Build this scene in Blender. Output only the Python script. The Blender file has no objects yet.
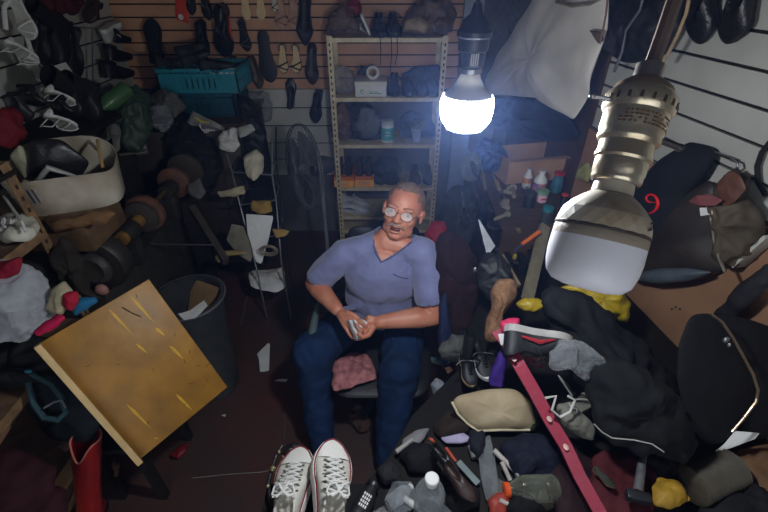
import bpy, bmesh, math, random
from mathutils import Vector as V, Matrix, Quaternion, noise, geometry
random.seed(7)
SC = bpy.context.scene
COL = SC.collection
# ------------------------------------------------------------------ camera
F, TH, CAMZ = 420.0, math.radians(35), 2.1
CS, SN = math.cos(TH), math.sin(TH)
EYE = V((0, 0, CAMZ))
cd = bpy.data.cameras.new('camera'); cam = bpy.data.objects.new('camera', cd); COL.objects.link(cam)
cam.location = EYE; cam.rotation_euler = (math.pi/2 - TH, 0, 0)
cd.sensor_width = 36; cd.lens = F/768*36; cd.clip_start = .02
SC.camera = cam

def ray(px, py):
    x, y = (px-384)/F, (py-256)/F
    return V((x, CS - y*SN, -(SN + y*CS)))
class PL:                                     # a plane in the room: point, normal
    def __init__(s, p, n): s.p = V(p); s.n = V(n).normalized()
    def __call__(s, px, py):
        r = ray(px, py); t = (s.p-EYE).dot(s.n)/r.dot(s.n); return EYE + r*t
    def up(s):
        return s.n if (EYE-s.p).dot(s.n) > 0 else -s.n
def PZ(z): return PL((0, 0, z), (0, 0, 1))
def PY(y): return PL((0, y, 0), (0, 1, 0))
def PX(x): return PL((x, 0, 0), (1, 0, 0))
def PD(d): return PL(EYE + V((0, CS, -SN))*d, (0, CS, -SN))
RN = V((-1, -.18, 0)).normalized()
def PR(o): return PL(V((1.5, 0, 0)) + RN*o, RN)
def BZ(px, py, z=.80): return PZ(z)(px, py)
def AT(px, py, d): return EYE + ray(px, py)*d

# ------------------------------------------------------------------ materials
def lin(c): 
    return tuple(((v/255)/12.92 if v/255 <= .04045 else (((v/255)+.055)/1.055)**2.4) for v in c)
MATS = {}
def M(c, rough=.6, metal=0, var=.25, bump=.15, scale=18, c2=None, alpha=1, trans=0, stretch=None, cloth=0):
    key = (tuple(c), rough, metal, var, bump, scale, c2, alpha, trans, stretch, cloth)
    if key in MATS: return MATS[key]
    m = bpy.data.materials.new('surface'); m.use_nodes = True; nt = m.node_tree; N = nt.nodes; L = nt.links
    b = N['Principled BSDF']
    b.inputs['Roughness'].default_value = rough; b.inputs['Metallic'].default_value = metal
    tc = N.new('ShaderNodeTexCoord'); mp = N.new('ShaderNodeMapping'); L.new(tc.outputs['Object'], mp.inputs['Vector'])
    if stretch: mp.inputs['Scale'].default_value = stretch
    no = N.new('ShaderNodeTexNoise'); no.inputs['Scale'].default_value = scale; no.inputs['Detail'].default_value = 5
    L.new(mp.outputs[0], no.inputs['Vector'])
    rp = N.new('ShaderNodeValToRGB'); rp.color_ramp.elements[0].position = .3; rp.color_ramp.elements[1].position = .7
    a = lin(c); d = lin(c2) if c2 else tuple(v*(1-var) for v in a); e = a if c2 else tuple(min(1, v*(1+var*.6)) for v in a)
    rp.color_ramp.elements[0].color = (*d, 1); rp.color_ramp.elements[1].color = (*e, 1)
    L.new(no.outputs['Fac'], rp.inputs['Fac']); L.new(rp.outputs['Color'], b.inputs['Base Color'])
    if bump:
        bp = N.new('ShaderNodeBump'); bp.inputs['Strength'].default_value = bump; bp.inputs['Distance'].default_value = .01
        n2 = N.new('ShaderNodeTexNoise'); n2.inputs['Scale'].default_value = scale*4; n2.inputs['Detail'].default_value = 4
        L.new(mp.outputs[0], n2.inputs['Vector']); L.new(n2.outputs['Fac'], bp.inputs['Height']); L.new(bp.outputs['Normal'], b.inputs['Normal'])
    if rough >= .7: b.inputs['Specular IOR Level'].default_value = .25
    if alpha < 1:                                     # film and clear plastic: thin where seen square-on, denser at a graze
        lw = N.new('ShaderNodeLayerWeight'); lw.inputs['Blend'].default_value = .45; mr = N.new('ShaderNodeMapRange')
        mr.inputs['To Min'].default_value = alpha*.45; mr.inputs['To Max'].default_value = min(1, alpha*2.2)
        L.new(lw.outputs['Facing'], mr.inputs['Value']); L.new(mr.outputs[0], b.inputs['Alpha'])
    if trans: b.inputs['Transmission Weight'].default_value = trans
    if cloth: b.inputs['Sheen Weight'].default_value = cloth
    MATS[key] = m; return m
def emis(c, s):
    m = bpy.data.materials.new('glowing'); m.use_nodes = True; b = m.node_tree.nodes['Principled BSDF']
    b.inputs['Base Color'].default_value = (.9, .9, .9, 1)
    b.inputs['Emission Color'].default_value = (*c, 1); b.inputs['Emission Strength'].default_value = s
    return m
BLACK = M((17, 18, 20), .6); BLK2 = M((25, 24, 25), .4, bump=.2); RUB = M((22, 22, 22), .7)
LEATH = M((24, 22, 21), .32, bump=.3, scale=30); WHITE = M((205, 203, 200), .5, var=.12); CREAM = M((196, 182, 150), .55)
DARKM = M((48, 48, 50), .4, .7); STEEL = M((150, 150, 152), .3, .9); CLEAR = M((170, 174, 180), .12, alpha=.25, bump=.8, scale=14, var=.1)
CLEARB = M((150, 154, 158), .1, alpha=.42, bump=.8, scale=20, var=.3); PAPER = M((215, 214, 212), .8, var=.06, bump=.05)
TAN = M((150, 120, 84), .6); BROWN = M((78, 54, 38), .5); GREYF = M((88, 88, 90), .8, cloth=.3)

# ------------------------------------------------------------------ mesh building
class MB:
    def __init__(s): s.bm = bmesh.new(); s.mi = 0; s.n = 0
    def _mark(s):
        s.bm.faces.ensure_lookup_table()
        for f in s.bm.faces[s.n:]: f.material_index = s.mi
        s.n = len(s.bm.faces)
    def mat(s, i): s._mark(); s.mi = i; return s
    def face(s, pts):
        s.bm.faces.new([s.bm.verts.new(p) for p in pts]); return s
    def box(s, a, b, M4=None):
        a, b = V(a), V(b); c = (a+b)/2; d = b-a
        m = Matrix.Translation(c) @ Matrix.Diagonal((*d, 1))
        bmesh.ops.create_cube(s.bm, size=1, matrix=(M4 @ m) if M4 else m); return s
    def bar(s, p, q, w, h=None, up=(0, 0, 1)):        # rectangular bar
        p, q = V(p), V(q); z = (q-p); l = z.length; z.normalize(); h = h or w
        u = V(up)
        if abs(u.dot(z)) > .98: u = V((0, 1, 0))
        x = u.cross(z).normalized(); y = z.cross(x)
        m = Matrix((x, y, z)).transposed().to_4x4(); m.translation = (p+q)/2
        bmesh.ops.create_cube(s.bm, size=1, matrix=m @ Matrix.Diagonal((w, h, l, 1))); return s
    def tube(s, pts, r, n=8, cap=True, closed=False):
        pts = [V(p) for p in pts]; rs = r if isinstance(r, (list, tuple)) else [r]*len(pts)
        rings = []; up = None; N = len(pts)
        for i, p in enumerate(pts):
            t = (pts[(i+1) % N]-pts[i-1]) if closed else (pts[min(i+1, N-1)]-pts[max(i-1, 0)])
            if t.length < 1e-9: t = V((0, 0, 1))
            t.normalize()
            if up is None: up = t.orthogonal().normalized()
            up = (up - t*up.dot(t))
            up = up.normalized() if up.length > 1e-6 else t.orthogonal().normalized()
            b = t.cross(up)
            rings.append([s.bm.verts.new(p + (up*math.cos(2*math.pi*k/n)+b*math.sin(2*math.pi*k/n))*rs[i]) for k in range(n)])
        for i in range(N if closed else N-1):
            A, B = rings[i], rings[(i+1) % N]
            for k in range(n): s.bm.faces.new((A[k], A[(k+1) % n], B[(k+1) % n], B[k]))
        if cap and not closed:
            s.bm.faces.new(rings[0][::-1]); s.bm.faces.new(rings[-1])
        return s
    def lathe(s, prof, mtx=None, n=24, cap=True):     # prof [(r,z)]
        mtx = mtx or Matrix.Identity(4); rings = []
        for r, z in prof:
            rings.append([s.bm.verts.new(mtx @ V((r*math.cos(2*math.pi*k/n), r*math.sin(2*math.pi*k/n), z))) for k in range(n)])
        for A, B in zip(rings, rings[1:]):
            for k in range(n): s.bm.faces.new((A[k], A[(k+1) % n], B[(k+1) % n], B[k]))
        if cap:
            if prof[0][0] > 1e-5: s.bm.faces.new(rings[0][::-1])
            if prof[-1][0] > 1e-5: s.bm.faces.new(rings[-1])
        return s
    def ball(s, c, r, mtx=None, sub=2):
        r = V(r) if not isinstance(r, (int, float)) else V((r, r, r))
        m = Matrix.Translation(V(c)) @ (mtx.to_4x4() if mtx else Matrix.Identity(4)) @ Matrix.Diagonal((*r, 1))
        bmesh.ops.create_icosphere(s.bm, subdivisions=sub, radius=1, matrix=m); return s
    def cone(s, p, r1, q, r2, n=14):                  # tapered capsule
        p, q = V(p), V(q); s.tube([p, q], [r1, r2], n); s.ball(p, r1); s.ball(q, r2); return s
    def prism(s, pts, d):                             # polygon extruded by vector d
        d = V(d); a = [s.bm.verts.new(p) for p in pts]; b = [s.bm.verts.new(V(p)+d) for p in pts]; n = len(pts)
        s.bm.faces.new(a); s.bm.faces.new(b[::-1])
        for i in range(n): s.bm.faces.new((a[(i+1) % n], a[i], b[i], b[(i+1) % n]))
        return s
    def build(s, name, mats, parent=None, smooth=True, bevel=0, sub=0, solid=0, remesh=0, sm=4, keep=None):
        s._mark(); bmesh.ops.recalc_face_normals(s.bm, faces=s.bm.faces)
        me = bpy.data.meshes.new(name); s.bm.to_mesh(me); s.bm.free()
        for m in (mats if isinstance(mats, (list, tuple)) else [mats]): me.materials.append(m)
        o = bpy.data.objects.new(name, me); COL.objects.link(o)
        if solid: k = o.modifiers.new('t', 'SOLIDIFY'); k.thickness = solid; k.offset = 0
        if remesh:
            k = o.modifiers.new('r', 'REMESH'); k.mode = 'VOXEL'; k.voxel_size = remesh
            k = o.modifiers.new('s', 'SMOOTH'); k.factor = .5; k.iterations = sm
        if bevel: k = o.modifiers.new('b', 'BEVEL'); k.width = bevel; k.segments = 2; k.limit_method = 'ANGLE'
        if sub: k = o.modifiers.new('s', 'SUBSURF'); k.levels = sub; k.render_levels = sub
        if solid or remesh or bevel or sub:
            dg = bpy.context.evaluated_depsgraph_get(); m2 = bpy.data.meshes.new_from_object(o.evaluated_get(dg)); m2.name = name
            o.modifiers.clear(); o.data = m2
            if not m2.materials:
                for m in (mats if isinstance(mats, (list, tuple)) else [mats]): m2.materials.append(m)
        if keep:                                      # drop the faces a predicate rejects
            b2 = bmesh.new(); b2.from_mesh(o.data)
            bmesh.ops.delete(b2, geom=[f for f in b2.faces if not keep(f.calc_center_median())], context='FACES')
            b2.to_mesh(o.data); b2.free()
        if smooth:
            for p in o.data.polygons: p.use_smooth = True
            try: o.data.set_sharp_from_angle(angle=math.radians(38 if smooth is True else smooth))
            except Exception: pass
        if parent: o.parent = parent; o.matrix_parent_inverse = Matrix.Identity(4)
        return o
def ex(p, name, loc=None):
    pass
def thing(name, label, cat, loc=(0, 0, 0), mtx=None, group=None, kind=None):
    o = bpy.data.objects.new(name, None); COL.objects.link(o); o.empty_display_size = .05
    if mtx is not None: o.matrix_world = mtx
    else: o.location = loc
    tag(o, label, cat, group, kind); return o
def tag(o, label=None, cat=None, group=None, kind=None):
    if label: o['label'] = label
    if cat: o['category'] = cat
    if group: o['group'] = group
    if kind: o['kind'] = kind
    return o
def frame(loc, fwd, up):                              # local Y = fwd, Z = up
    y = V(fwd).normalized(); z = V(up); z = (z-y*z.dot(y)).normalized(); x = y.cross(z)
    m = Matrix((x, y, z)).transposed().to_4x4(); m.translation = V(loc); return m
def center(o):                                        # put a lone mesh's origin at its base centre
    vs = [v.co for v in o.data.vertices]; c = sum(vs, V())/len(vs); c.z = min(v.z for v in vs)
    o.data.transform(Matrix.Translation(-c)); o.location = c; return o
def lone(mb, name, mats, label, cat, group=None, **k):
    return tag(center(mb.build(name, mats, **k)), label, cat, group)

def resample(pts, n):
    pts = [V(p) for p in pts]; L = [(pts[(i+1) % len(pts)]-p).length for i, p in enumerate(pts)]; T = sum(L); out = []
    for k in range(n):
        d = T*k/n; i = 0
        while d > L[i]: d -= L[i]; i += 1
        out.append(pts[i].lerp(pts[(i+1) % len(pts)], d/L[i]))
    return out
def puff_mb(pts, nrm, T, back=.3, amp=.01, fs=9, K=7, n=44, rnd=1, seed=None, mb=None, pw=.5):
    """cushion-like body on an outline: T thick towards nrm, back*T behind"""
    mb = mb or MB(); nrm = V(nrm).normalized(); P = resample(pts, n)
    if rnd:
        for _ in range(rnd): P = [(P[i-1]+P[i]*2+P[(i+1) % n])/4 for i in range(n)]
    c = sum(P, V())/n; sd = V((seed or random.random()*50, 3, 1)); R = [[], []]
    for side in (0, 1):
        for k in range(K, 0, -1):
            if side == 1 and k == K: R[1].append(R[0][0]); continue
            s = k/K; s2 = math.sin(s*math.pi/2) if pw == .5 else s
            row = []
            for p in P:
                q = c+(p-c)*s2; h = max(0, 1-s2*s2)**pw
                w = noise.noise(q*fs+sd)+.5*noise.noise(q*fs*2.3+sd)+.35*abs(noise.noise(q*fs*4.1+sd))
                q = q + (nrm*(T*h) if side == 0 else -nrm*(T*back*h)) + nrm*(w*amp*(1 if side == 0 else .3))
                row.append(mb.bm.verts.new(q))
            R[side].append(row)
        w = noise.noise(c*fs+sd)
        cv = mb.bm.verts.new(c+(nrm*(T+w*amp) if side == 0 else -nrm*T*back)); rows = R[side]
        for A, B in zip(rows, rows[1:]):
            for i in range(n): mb.bm.faces.new((A[i], A[(i+1) % n], B[(i+1) % n], B[i]))
        for i in range(n): mb.bm.faces.new((rows[-1][i], rows[-1][(i+1) % n], cv))
    return mb
def crease(me, cr, f=11):
    if not cr: return
    cr = min(cr, .022); ns = [v.normal.copy() for v in me.vertices]; sd = V((random.random()*40, 7, 2))
    for v, n in zip(me.vertices, ns):
        p = v.co+sd; w = V((noise.noise(p*6), noise.noise(p*6+V((9, 0, 0))), noise.noise(p*6+V((0, 9, 0)))))*.06
        q = (p+w)*f; r = 1-2.6*abs(noise.noise(q)); r2 = 1-2.6*abs(noise.noise(q*2.3+V((3, 3, 3))))
        v.co += n*cr*(r*.8+r2*.4-.5)
def puff(name, px, plane, T, mat, label=None, cat=None, group=None, parent=None, **k):
    up = k.pop('nrm', None) or plane.up(); sub = k.pop('sub', 1); cr = k.pop('cr', None)
    mb = puff_mb([plane(*p) for p in px], up, T, **k)
    o = mb.build(name, mat, parent, sub=sub, smooth=60)
    crease(o.data, cr if cr is not None else (T*.22 if T > .012 else 0))
    if not parent: center(o); tag(o, label, cat, group)
    return o
def sheet(name, px, plane, mat, label=None, cat=None, parent=None, amp=.004, fs=10, th=.0012, group=None, **k):
    return puff(name, px, plane, th, mat, label, cat, group, parent, amp=amp, fs=fs, back=1, rnd=0, sub=0, **k)
def PTS(*a): return [(a[i], a[i+1]) for i in range(0, len(a), 2)]

# ------------------------------------------------------------------ shoes
def prof(t, ks):
    for (a, b), (c, d) in zip(ks, ks[1:]):
        if t <= c:
            u = (t-a)/(c-a) if c > a else 0; u = u*u*(3-2*u)*.6+u*.4; return b+(d-b)*u
    return ks[-1][1]
def sole_hw(t, L, W, point=0):
    k = [(0, .0), (.03, .20), (.12, .33), (.35, .31), (.55, .40), (.7, .5), (.82, .47-.08*point), (.93, .32-.12*point), (.985, .14-.03*point), (1, 0.0)]
    return prof(t, k)*W
TT = [0, .012, .04, .08, .14, .22, .31, .4, .49, .57, .65, .73, .8, .86, .91, .95, .98, .993, 1]
def sole_mb(L, W, th, heel=0, point=0, mb=None, grow=1.04, z0=0, bend=.06):
    mb = mb or MB(); rows = []
    for t in TT:
        y = (t-.5)*L; w = max(sole_hw(t, L, W, point)*grow, .001); cx = bend*W*math.sin(t*math.pi)
        hz = z0+heel*max(0, 1-t/.55)**1.3*(1 if heel else 0); toe = .05*L*max(0, t-.75)**1.2
        rows.append([mb.bm.verts.new((cx+sx*w, y, z)) for sx, z in ((-1, hz+toe), (-1, hz+toe+th), (1, hz+toe+th), (1, hz+toe))])
    for A, B in zip(rows, rows[1:]):
        for i in range(4): mb.bm.faces.new((A[i], A[(i+1) % 4], B[(i+1) % 4], B[i]))
    mb.bm.faces.new(rows[0]); mb.bm.faces.new(rows[-1][::-1]); return mb
def upper_mb(L, W, H, th, open_to=.5, heel=0, point=0, low=0, bend=.06):
    """low = rim height factor at the sides; the opening runs from the heel to open_to"""
    mb = MB(); rows = []
    for t in TT[1:-1]:
        y = (t-.5)*L; w = sole_hw(t, L, W, point); cx = bend*W*math.sin(t*math.pi)
        z0 = th+heel*max(0, 1-t/.55)**1.3+.05*L*max(0, t-.75)**1.2
        top = prof(t, [(0, H*.92), (.06, H), (.3, H*(.72-low*.3)), (.5, H*.78), (.62, H*.66), (.78, H*.5), (.92, H*.36), (1, H*.16)])
        op = 1-min(1, max(0, (t-open_to)/.1)); ends = 1-min(1, max(0, (.05-t)/.04)); op *= ends
        wi = w*.80; flo = z0+.006; pts = []
        for sx in (-1, 1):
            a = [(sx*w, z0), (sx*w*1.03, z0+(top-z0)*.35), (sx*w*.97, z0+(top-z0)*.7), (sx*w*(.86*op+.60*(1-op)), z0+(top-z0)*(1*op+.93*(1-op))),
                 (sx*(wi*.9*op+w*.32*(1-op)), (z0+(top-z0)*.93)*op+(z0+(top-z0)*.99)*(1-op)), (sx*(wi*.7*op+w*.12*(1-op)), (flo+.004)*op+top*(1-op))]
            pts.append(a)
        row = pts[0]+[(0, flo*op+top*(1-op))]+pts[1][::-1]
        rows.append([mb.bm.verts.new((cx+x, y, z)) for x, z in row])
    n = len(rows[0])
    for A, B in zip(rows, rows[1:]):
        for i in range(n-1): mb.bm.faces.new((A[i], A[i+1], B[i+1], B[i]))
    mb.bm.faces.new(rows[0]); mb.bm.faces.new(rows[-1][::-1]); return mb
def shoe(kind, label, loc, fwd, up, L=.27, mat=None, sole=None, W=None, H=None, group=None, lace=None, name=None, heel=None, mirror=False, cat=None, accent=None, inner=None):
    mat = mat or LEATH; sole = sole or RUB; W = W or L*.36
    nm, ct = {'dress': ('dress_shoe', 'shoe'), 'sneaker': ('sneaker', 'sneaker'), 'slipper': ('slipper', 'slipper'), 'sandal': ('sandal', 'sandal'),
              'flat': ('flat_shoe', 'shoe'), 'insole': ('insole', 'insole'), 'boot': ('boot', 'boot'), 'heel': ('heeled_shoe', 'shoe')}[kind]
    m = frame(loc, fwd, up)
    if mirror: pass
    bend = -.06 if mirror else .06
    if kind == 'insole':
        o = sole_mb(L, W, .006, mb=None, bend=bend).build(name or nm, mat, bevel=.002); o.matrix_world = m
        return tag(o, label, cat or ct, group)
    r = thing(name or nm, label, cat or ct, mtx=m, group=group)
    if kind in ('dress', 'sneaker', 'flat', 'heel', 'boot'):
        th = {'dress': .012, 'sneaker': .028, 'flat': .006, 'heel': .006, 'boot': .022}[kind]*L/.27
        H = H or {'dress': .085, 'sneaker': .10, 'flat': .05, 'heel': .06, 'boot': .12}[kind]*L/.27
        hl = heel if heel is not None else (.06 if kind == 'heel' else 0); pt = {'dress': .6, 'heel': 1, 'flat': .3}.get(kind, 0)
        op = {'dress': .42, 'sneaker': .38, 'flat': .66, 'heel': .64, 'boot': .34}[kind]
        s = sole_mb(L, W, th, heel=hl, point=pt, bend=bend)
        if kind == 'heel': s.tube([(0, -.43*L, hl), (0, -.45*L, 0)], [.018, .006], 8)
        elif kind in ('dress', 'boot'): s.box((-W*.3, -.48*L, -.014), (W*.3, -.24*L, 0))
        s.build('sole', sole, r, bevel=.003)
        upper_mb(L, W, H, th*.9, op, heel=hl, point=pt, low=1 if kind in ('flat', 'heel') else 0, bend=bend).build('upper', mat, r, sub=1, smooth=60)
        if kind == 'boot':
            mb = MB(); p = [(W*.33, 0), (W*.36, .05), (W*.40, .13), (W*.37, .13), (W*.3, .02)]
            mb.lathe([(a, b) for a, b in p], Matrix.Translation((0, -.22*L, H*.75)) @ Matrix.Diagonal((1, 1.35, 1, 1)), cap=False); mb.build('shaft', mat, r, sub=1)
        if kind == 'sneaker' or (lace and kind != 'flat'):
            t = MB()
            for i in range(5):
                y = (.02+.055*i)*L-0.0; z = H*(.88-.085*i)*1.0
                x = W*.15
                t.tube([(-x, y, z-.006), (0, y+.006, z+.004), (x, y, z-.006)], .0032, 6); t.tube([(-x, y, z-.004), (0, y+.02*L, z+.003), (x, y+.045*L, z-.009)], .003, 6)
            t.tube([(0, 0, H*.92), (-.03, .01, H*.95), (-.045, -.01, H*.75), (-.03, -.02, H*.6)], .003, 6); t.tube([(0, 0, H*.92), (.03, .0, H*.96), (.05, .01, H*.8)], .003, 6)
            t.build('laces', lace or WHITE, r)
        if kind == 'dress' and accent:
            t = MB(); t.bar((-W*.3, .03*L, H*.72), (W*.3, .03*L, H*.72), .004, .02*L); t.build('buckle', accent, r)
        if kind == 'sneaker' and accent:
            t = MB()
            for sx in (-1, 1): t.tube([(sx*W*.36, -.3*L, H*.35), (sx*W*.40, -.05*L, H*.42), (sx*W*.47, .15*L, H*.28)], [.003, .008, .003], 6)
            t.build('side_stripe', accent, r)
    else:
        s = sole_mb(L, W, .014*L/.27 if kind == 'slipper' else .01, heel=heel or 0, bend=bend)
        if heel: s.tube([(0, -.42*L, heel), (0, -.43*L, 0)], [.02, .008], 8)
        s.build('sole', sole, r, bevel=.003)
        if inner: sole_mb(L*.94, W*.92, .003, heel=heel or 0, z0=.0105, bend=bend).build('footbed', inner, r)
        s = MB()
        if kind == 'slipper':
            for i in range(9):
                pass
            rows = []
            for t in (.52, .58, .66, .74, .82, .88, .93):
                y = (t-.5)*L; w = sole_hw(t, L, W); cx = bend*W*math.sin(t*math.pi); h = .055*L/.27*(1-max(0, t-.75)*2)
                rows.append([s.bm.verts.new((cx+w*1.03*math.cos(a), y, .008+h*math.sin(a))) for a in [math.pi*k/10 for k in range(11)]])
            for A, B in zip(rows, rows[1:]):
                for i in range(10): s.bm.faces.new((A[i], A[i+1], B[i+1], B[i]))
            s.build('upper', mat, r, solid=.004, smooth=60)
        else:
            for t, lean in ((.68, .02), (.8, -.01)):
                y = (t-.5)*L; w = sole_hw(t, L, W)
                MB().tube([(w*math.cos(a)+bend*W*.7, y+lean*math.cos(a), .012+.035*math.sin(a)*L/.27) for a in [math.pi*k/8 for k in range(9)]], .006*L/.27, 6).build('strap', mat, r)
            s.tube([(-W*.3, -.25*L, .01+(heel or 0)*.6), (-W*.3, -.42*L, .05+(heel or 0)), (0, -.5*L, .055+(heel or 0)), (W*.3, -.42*L, .05+(heel or 0)), (W*.3, -.25*L, .01+(heel or 0)*.6)], .004*L/.27, 6)
            s.build('heel_strap', mat, r)
    return r
def shp(kind, label, h, t, plane, face='top', roll=0, W=None, lift=None, **k):
    """shoe whose heel and toe fall on two pixels of a plane; face: what the camera side shows"""
    a, b = plane(*h), plane(*t); n = plane.up(); d = (b-a); L = d.length; d.normalize()
    up = {'top': n, 'sole': -n, 'side': d.cross(n), 'side2': n.cross(d)}[face]
    if roll: up = Matrix.Rotation(math.radians(roll), 3, d) @ up
    c = (a+b)/2
    W = W or L*.36
    if face == 'sole': c = c+n*(.02+(k.get('H') or {'dress': .085, 'sneaker': .10, 'flat': .05, 'heel': .06, 'boot': .12}.get(kind, .05)*L/.27)*.6)
    elif face.startswith('side'): c = c+n*W*.5
    else: c = c+n*(lift or 0)
    return shoe(kind, label, c, d, up, L=L, W=W, **k)
# ================================================================== the room
def struct(name, mb, mats, **k):
    o = mb.build(name, mats, **k); o['kind'] = 'structure'; return o
fl = M((86, 48, 42), .45, c2=(56, 54, 52), scale=2.4, bump=.25)
struct('floor', MB().box((-2.2, -1.4, -.1), (2.2, 3.6, 0)), fl, smooth=False)
struct('ceiling', MB().box((-2.2, -1.4, 2.75), (2.2, 3.6, 2.85)), M((70, 68, 64), .9), smooth=False)
conc = M((112, 110, 106), .9, var=.3, scale=5)
struct('wall_back', MB().box((-2.2, 3.42, 0), (2.2, 3.55, 2.75)), M((88, 86, 84), .9, var=.3, scale=5), smooth=False)
LW = -1.92
struct('wall_left', MB().box((LW-.15, -1.4, 0), (LW-.012, 3.42, 2.75)), M((60, 58, 55), .9), smooth=False)
def RWp(y, o, z): p = V((1.5-.18*y, y, z)); return p+RN*o
struct('wall_right', MB().prism([RWp(-1.4, -.012, 0), RWp(3.42, -.012, 0), RWp(3.42, -.012, 2.75), RWp(-1.4, -.012, 2.75)], -RN*.12), conc, smooth=False)
# unseen front wall behind the camera, added to shape the daylight through its doorway
struct('wall_front_added', MB().box((-2.1, -1.45, 0), (-1.0, -1.3, 2.75)).box((.95, -1.45, 0), (2.1, -1.3, 2.75)).box((-1.0, -1.45, 2.3), (.95, -1.3, 2.75)), conc, smooth=False)
def slats(name, p0, u, w, z0, z1, pitch, n, mat, gap=.010, th=.014, dark=(30, 24, 20)):
    mb = MB(); u = V(u).normalized(); n = V(n).normalized(); z = z1
    p0 = V(p0)
    while z > z0+.01:
        a = max(z-pitch+gap, z0)
        q = [p0+V((0, 0, a)), p0+u*w+V((0, 0, a)), p0+u*w+V((0, 0, z)), p0+V((0, 0, z))]
        mb.prism([v+n*.004 for v in q], n*th); z -= pitch
    mb.mat(1); q = [p0+V((0, 0, z0)), p0+u*w+V((0, 0, z0)), p0+u*w+V((0, 0, z1)), p0+V((0, 0, z1))]
    mb.prism(q, n*.005)
    return struct(name, mb, [mat, M(dark, .9)], smooth=False)
YB = PY(3.40); zt = YB(300, 5).z; zp = (zt-YB(300, 79).z)/6
tanw = M((196, 148, 112), .6, c2=(166, 120, 90), scale=4, bump=.1); offw = M((188, 186, 178), .5, c2=(160, 158, 150), scale=3, bump=.06)
zsp = YB(300, 89).z; xa = LW; xb = .62
slats('trim_1', (xa, 3.42, 0), (1, 0, 0), xb-xa, zsp, zt+zp*4, zp, (0, -1, 0), tanw)
slats('trim_2', (YB(250, 100).x, 3.42, 0), (1, 0, 0), YB(331, 100).x-YB(250, 100).x, YB(300, 175).z, zsp-.004, (zsp-YB(300, 108).z), (0, -1, 0), offw)
zr = [PR(0)(671, y).z for y in (51, 81, 112)]; rp = (zr[0]-zr[2])/2
e0 = RWp(.25, -.012, 0)
slats('trim_3', RWp(2.45, -.012, 0), (.18, -1, 0), 2.4, zr[2]-rp*2, zr[0]+rp*5, rp, RN, offw, gap=.011)
slats('trim_4', (LW-.012, 3.4, 0), (0, -1, 0), 2.5, 1.0, 2.5, .12, (1, 0, 0), offw)
# dark hardboard covers the lower right wall
struct('trim_5', MB().prism([RWp(.2, .012, .0), RWp(2.2, .012, 0), RWp(2.2, .012, zr[2]-rp*2), RWp(.2, .012, zr[2]-rp*2)], RN*.012), M((168, 126, 96), .55, c2=(134, 98, 74), scale=3, bump=.08), smooth=False)
struct('trim_6', MB().prism([RWp(2.2, .012, .9), RWp(3.1, .012, .9), RWp(3.1, .012, 1.86), RWp(2.2, .012, 1.86)], RN*.014), M((70, 48, 36), .6), smooth=False)
# pale upright board right of the rack
a, b = PY(3.2)(449, 236), PY(3.2)(452, 60)
struct('trim_7', MB().box((a.x-.055, 3.2, 0), (a.x+.075, 3.24, 2.6)), M((120, 126, 138), .6, var=.15), smooth=False)
# ================================================================== lamps
def bulb(label, x, y, ztop, H, R, lit, mtx=None):
    t = thing('light_bulb', label, 'light bulb', (x, y, ztop-H), mtx=mtx)
    plast = M((214, 210, 200), .45, var=.04, bump=.0) if lit else M((240, 232, 212), .5, c2=(168, 146, 112), scale=16, bump=.05)
    mb = MB()
    if lit:
        mb.lathe([(.30*R, H), (.34*R, H*.98), (.40*R, H*.88), (.60*R, H*.74), (.84*R, H*.645), (.93*R, H*.60)], n=40, cap=False); mb.build('housing', plast, t)
        mb = MB(); mb.lathe([(.93*R, H*.605), (1.0*R, H*.50), (1.0*R, H*.36), (.92*R, H*.19), (.70*R, H*.06), (.38*R, H*.01), (.0, 0)], n=40, cap=False)
        mb.build('diffuser', emis((.86, .92, 1.0), LIT), t)
    else:
        mb.lathe([(.38*R, H), (.42*R, H*.985), (.44*R, H*.885)], n=40, cap=False)
        # faceted shoulder: alternating lozenges pressed into the housing
        n = 20; rings = []; prf = [(.45, .88), (.60, .835), (.78, .775), (.91, .705), (.985, .63), (1.0, .56)]
        for j, (r, z) in enumerate(prf):
            row = []
            for k in range(n):
                a = 2*math.pi*(k+.5*(j % 2))/n; rr = r*R*(1.012 if j % 2 else 1)
                row.append(mb.bm.verts.new((rr*math.cos(a), rr*math.sin(a), z*H)))
            rings.append(row)
        for j, (A, B) in enumerate(zip(rings, rings[1:])):
            for k in range(n):
                if j % 2: mb.bm.faces.new((A[k], A[(k+1) % n], B[(k+1) % n])); mb.bm.faces.new((A[k], B[(k+1) % n], B[k]))
                else: mb.bm.faces.new((A[k], A[(k+1) % n], B[k])); mb.bm.faces.new((A[(k+1) % n], B[(k+1) % n], B[k]))
        o = mb.build('housing', plast, t, smooth=8)
        mb = MB(); mb.lathe([(1.0*R, .565*H), (1.015*R, .56*H), (1.015*R, .545*H), (.985*R, .535*H)], n=48, cap=False); mb.build('seam_ring', M((70, 58, 46), .5), t)
        mb = MB(); mb.lathe([(.985*R, .54*H), (1.01*R, .525*H), (1.01*R, .45*H)], n=48, cap=False); mb.build('collar', M((176, 160, 138), .55, var=.1), t)
        mb = MB(); mb.lathe([(1.01*R, .45*H), (1.02*R, .32*H), (.99*R, .2*H), (.92*R, .10*H), (.76*R, .035*H), (.5*R, .008*H), (0, 0)], n=48, cap=False)
        mb.build('diffuser', M((240, 238, 244), .35, var=.02, bump=0), t)
        mb = MB()                                   # small printed mark by the seam
        for da, dz, w in ((-.02, .655, .05), (.0, .60, .09), (.03, .63, .03)):
            A = math.radians(-62)+da; rr = R*1.0
            p = [(rr*1.004*math.cos(A+s*w), rr*1.004*math.sin(A+s*w), dz*H+q) for s, q in ((-1, 0), (1, .002), (1, .005), (-1, .003))]
            mb.face(p)
        mb.build('printed_mark', M((70, 46, 42), .6), t, smooth=False)
    return t
LIT = 440
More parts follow.
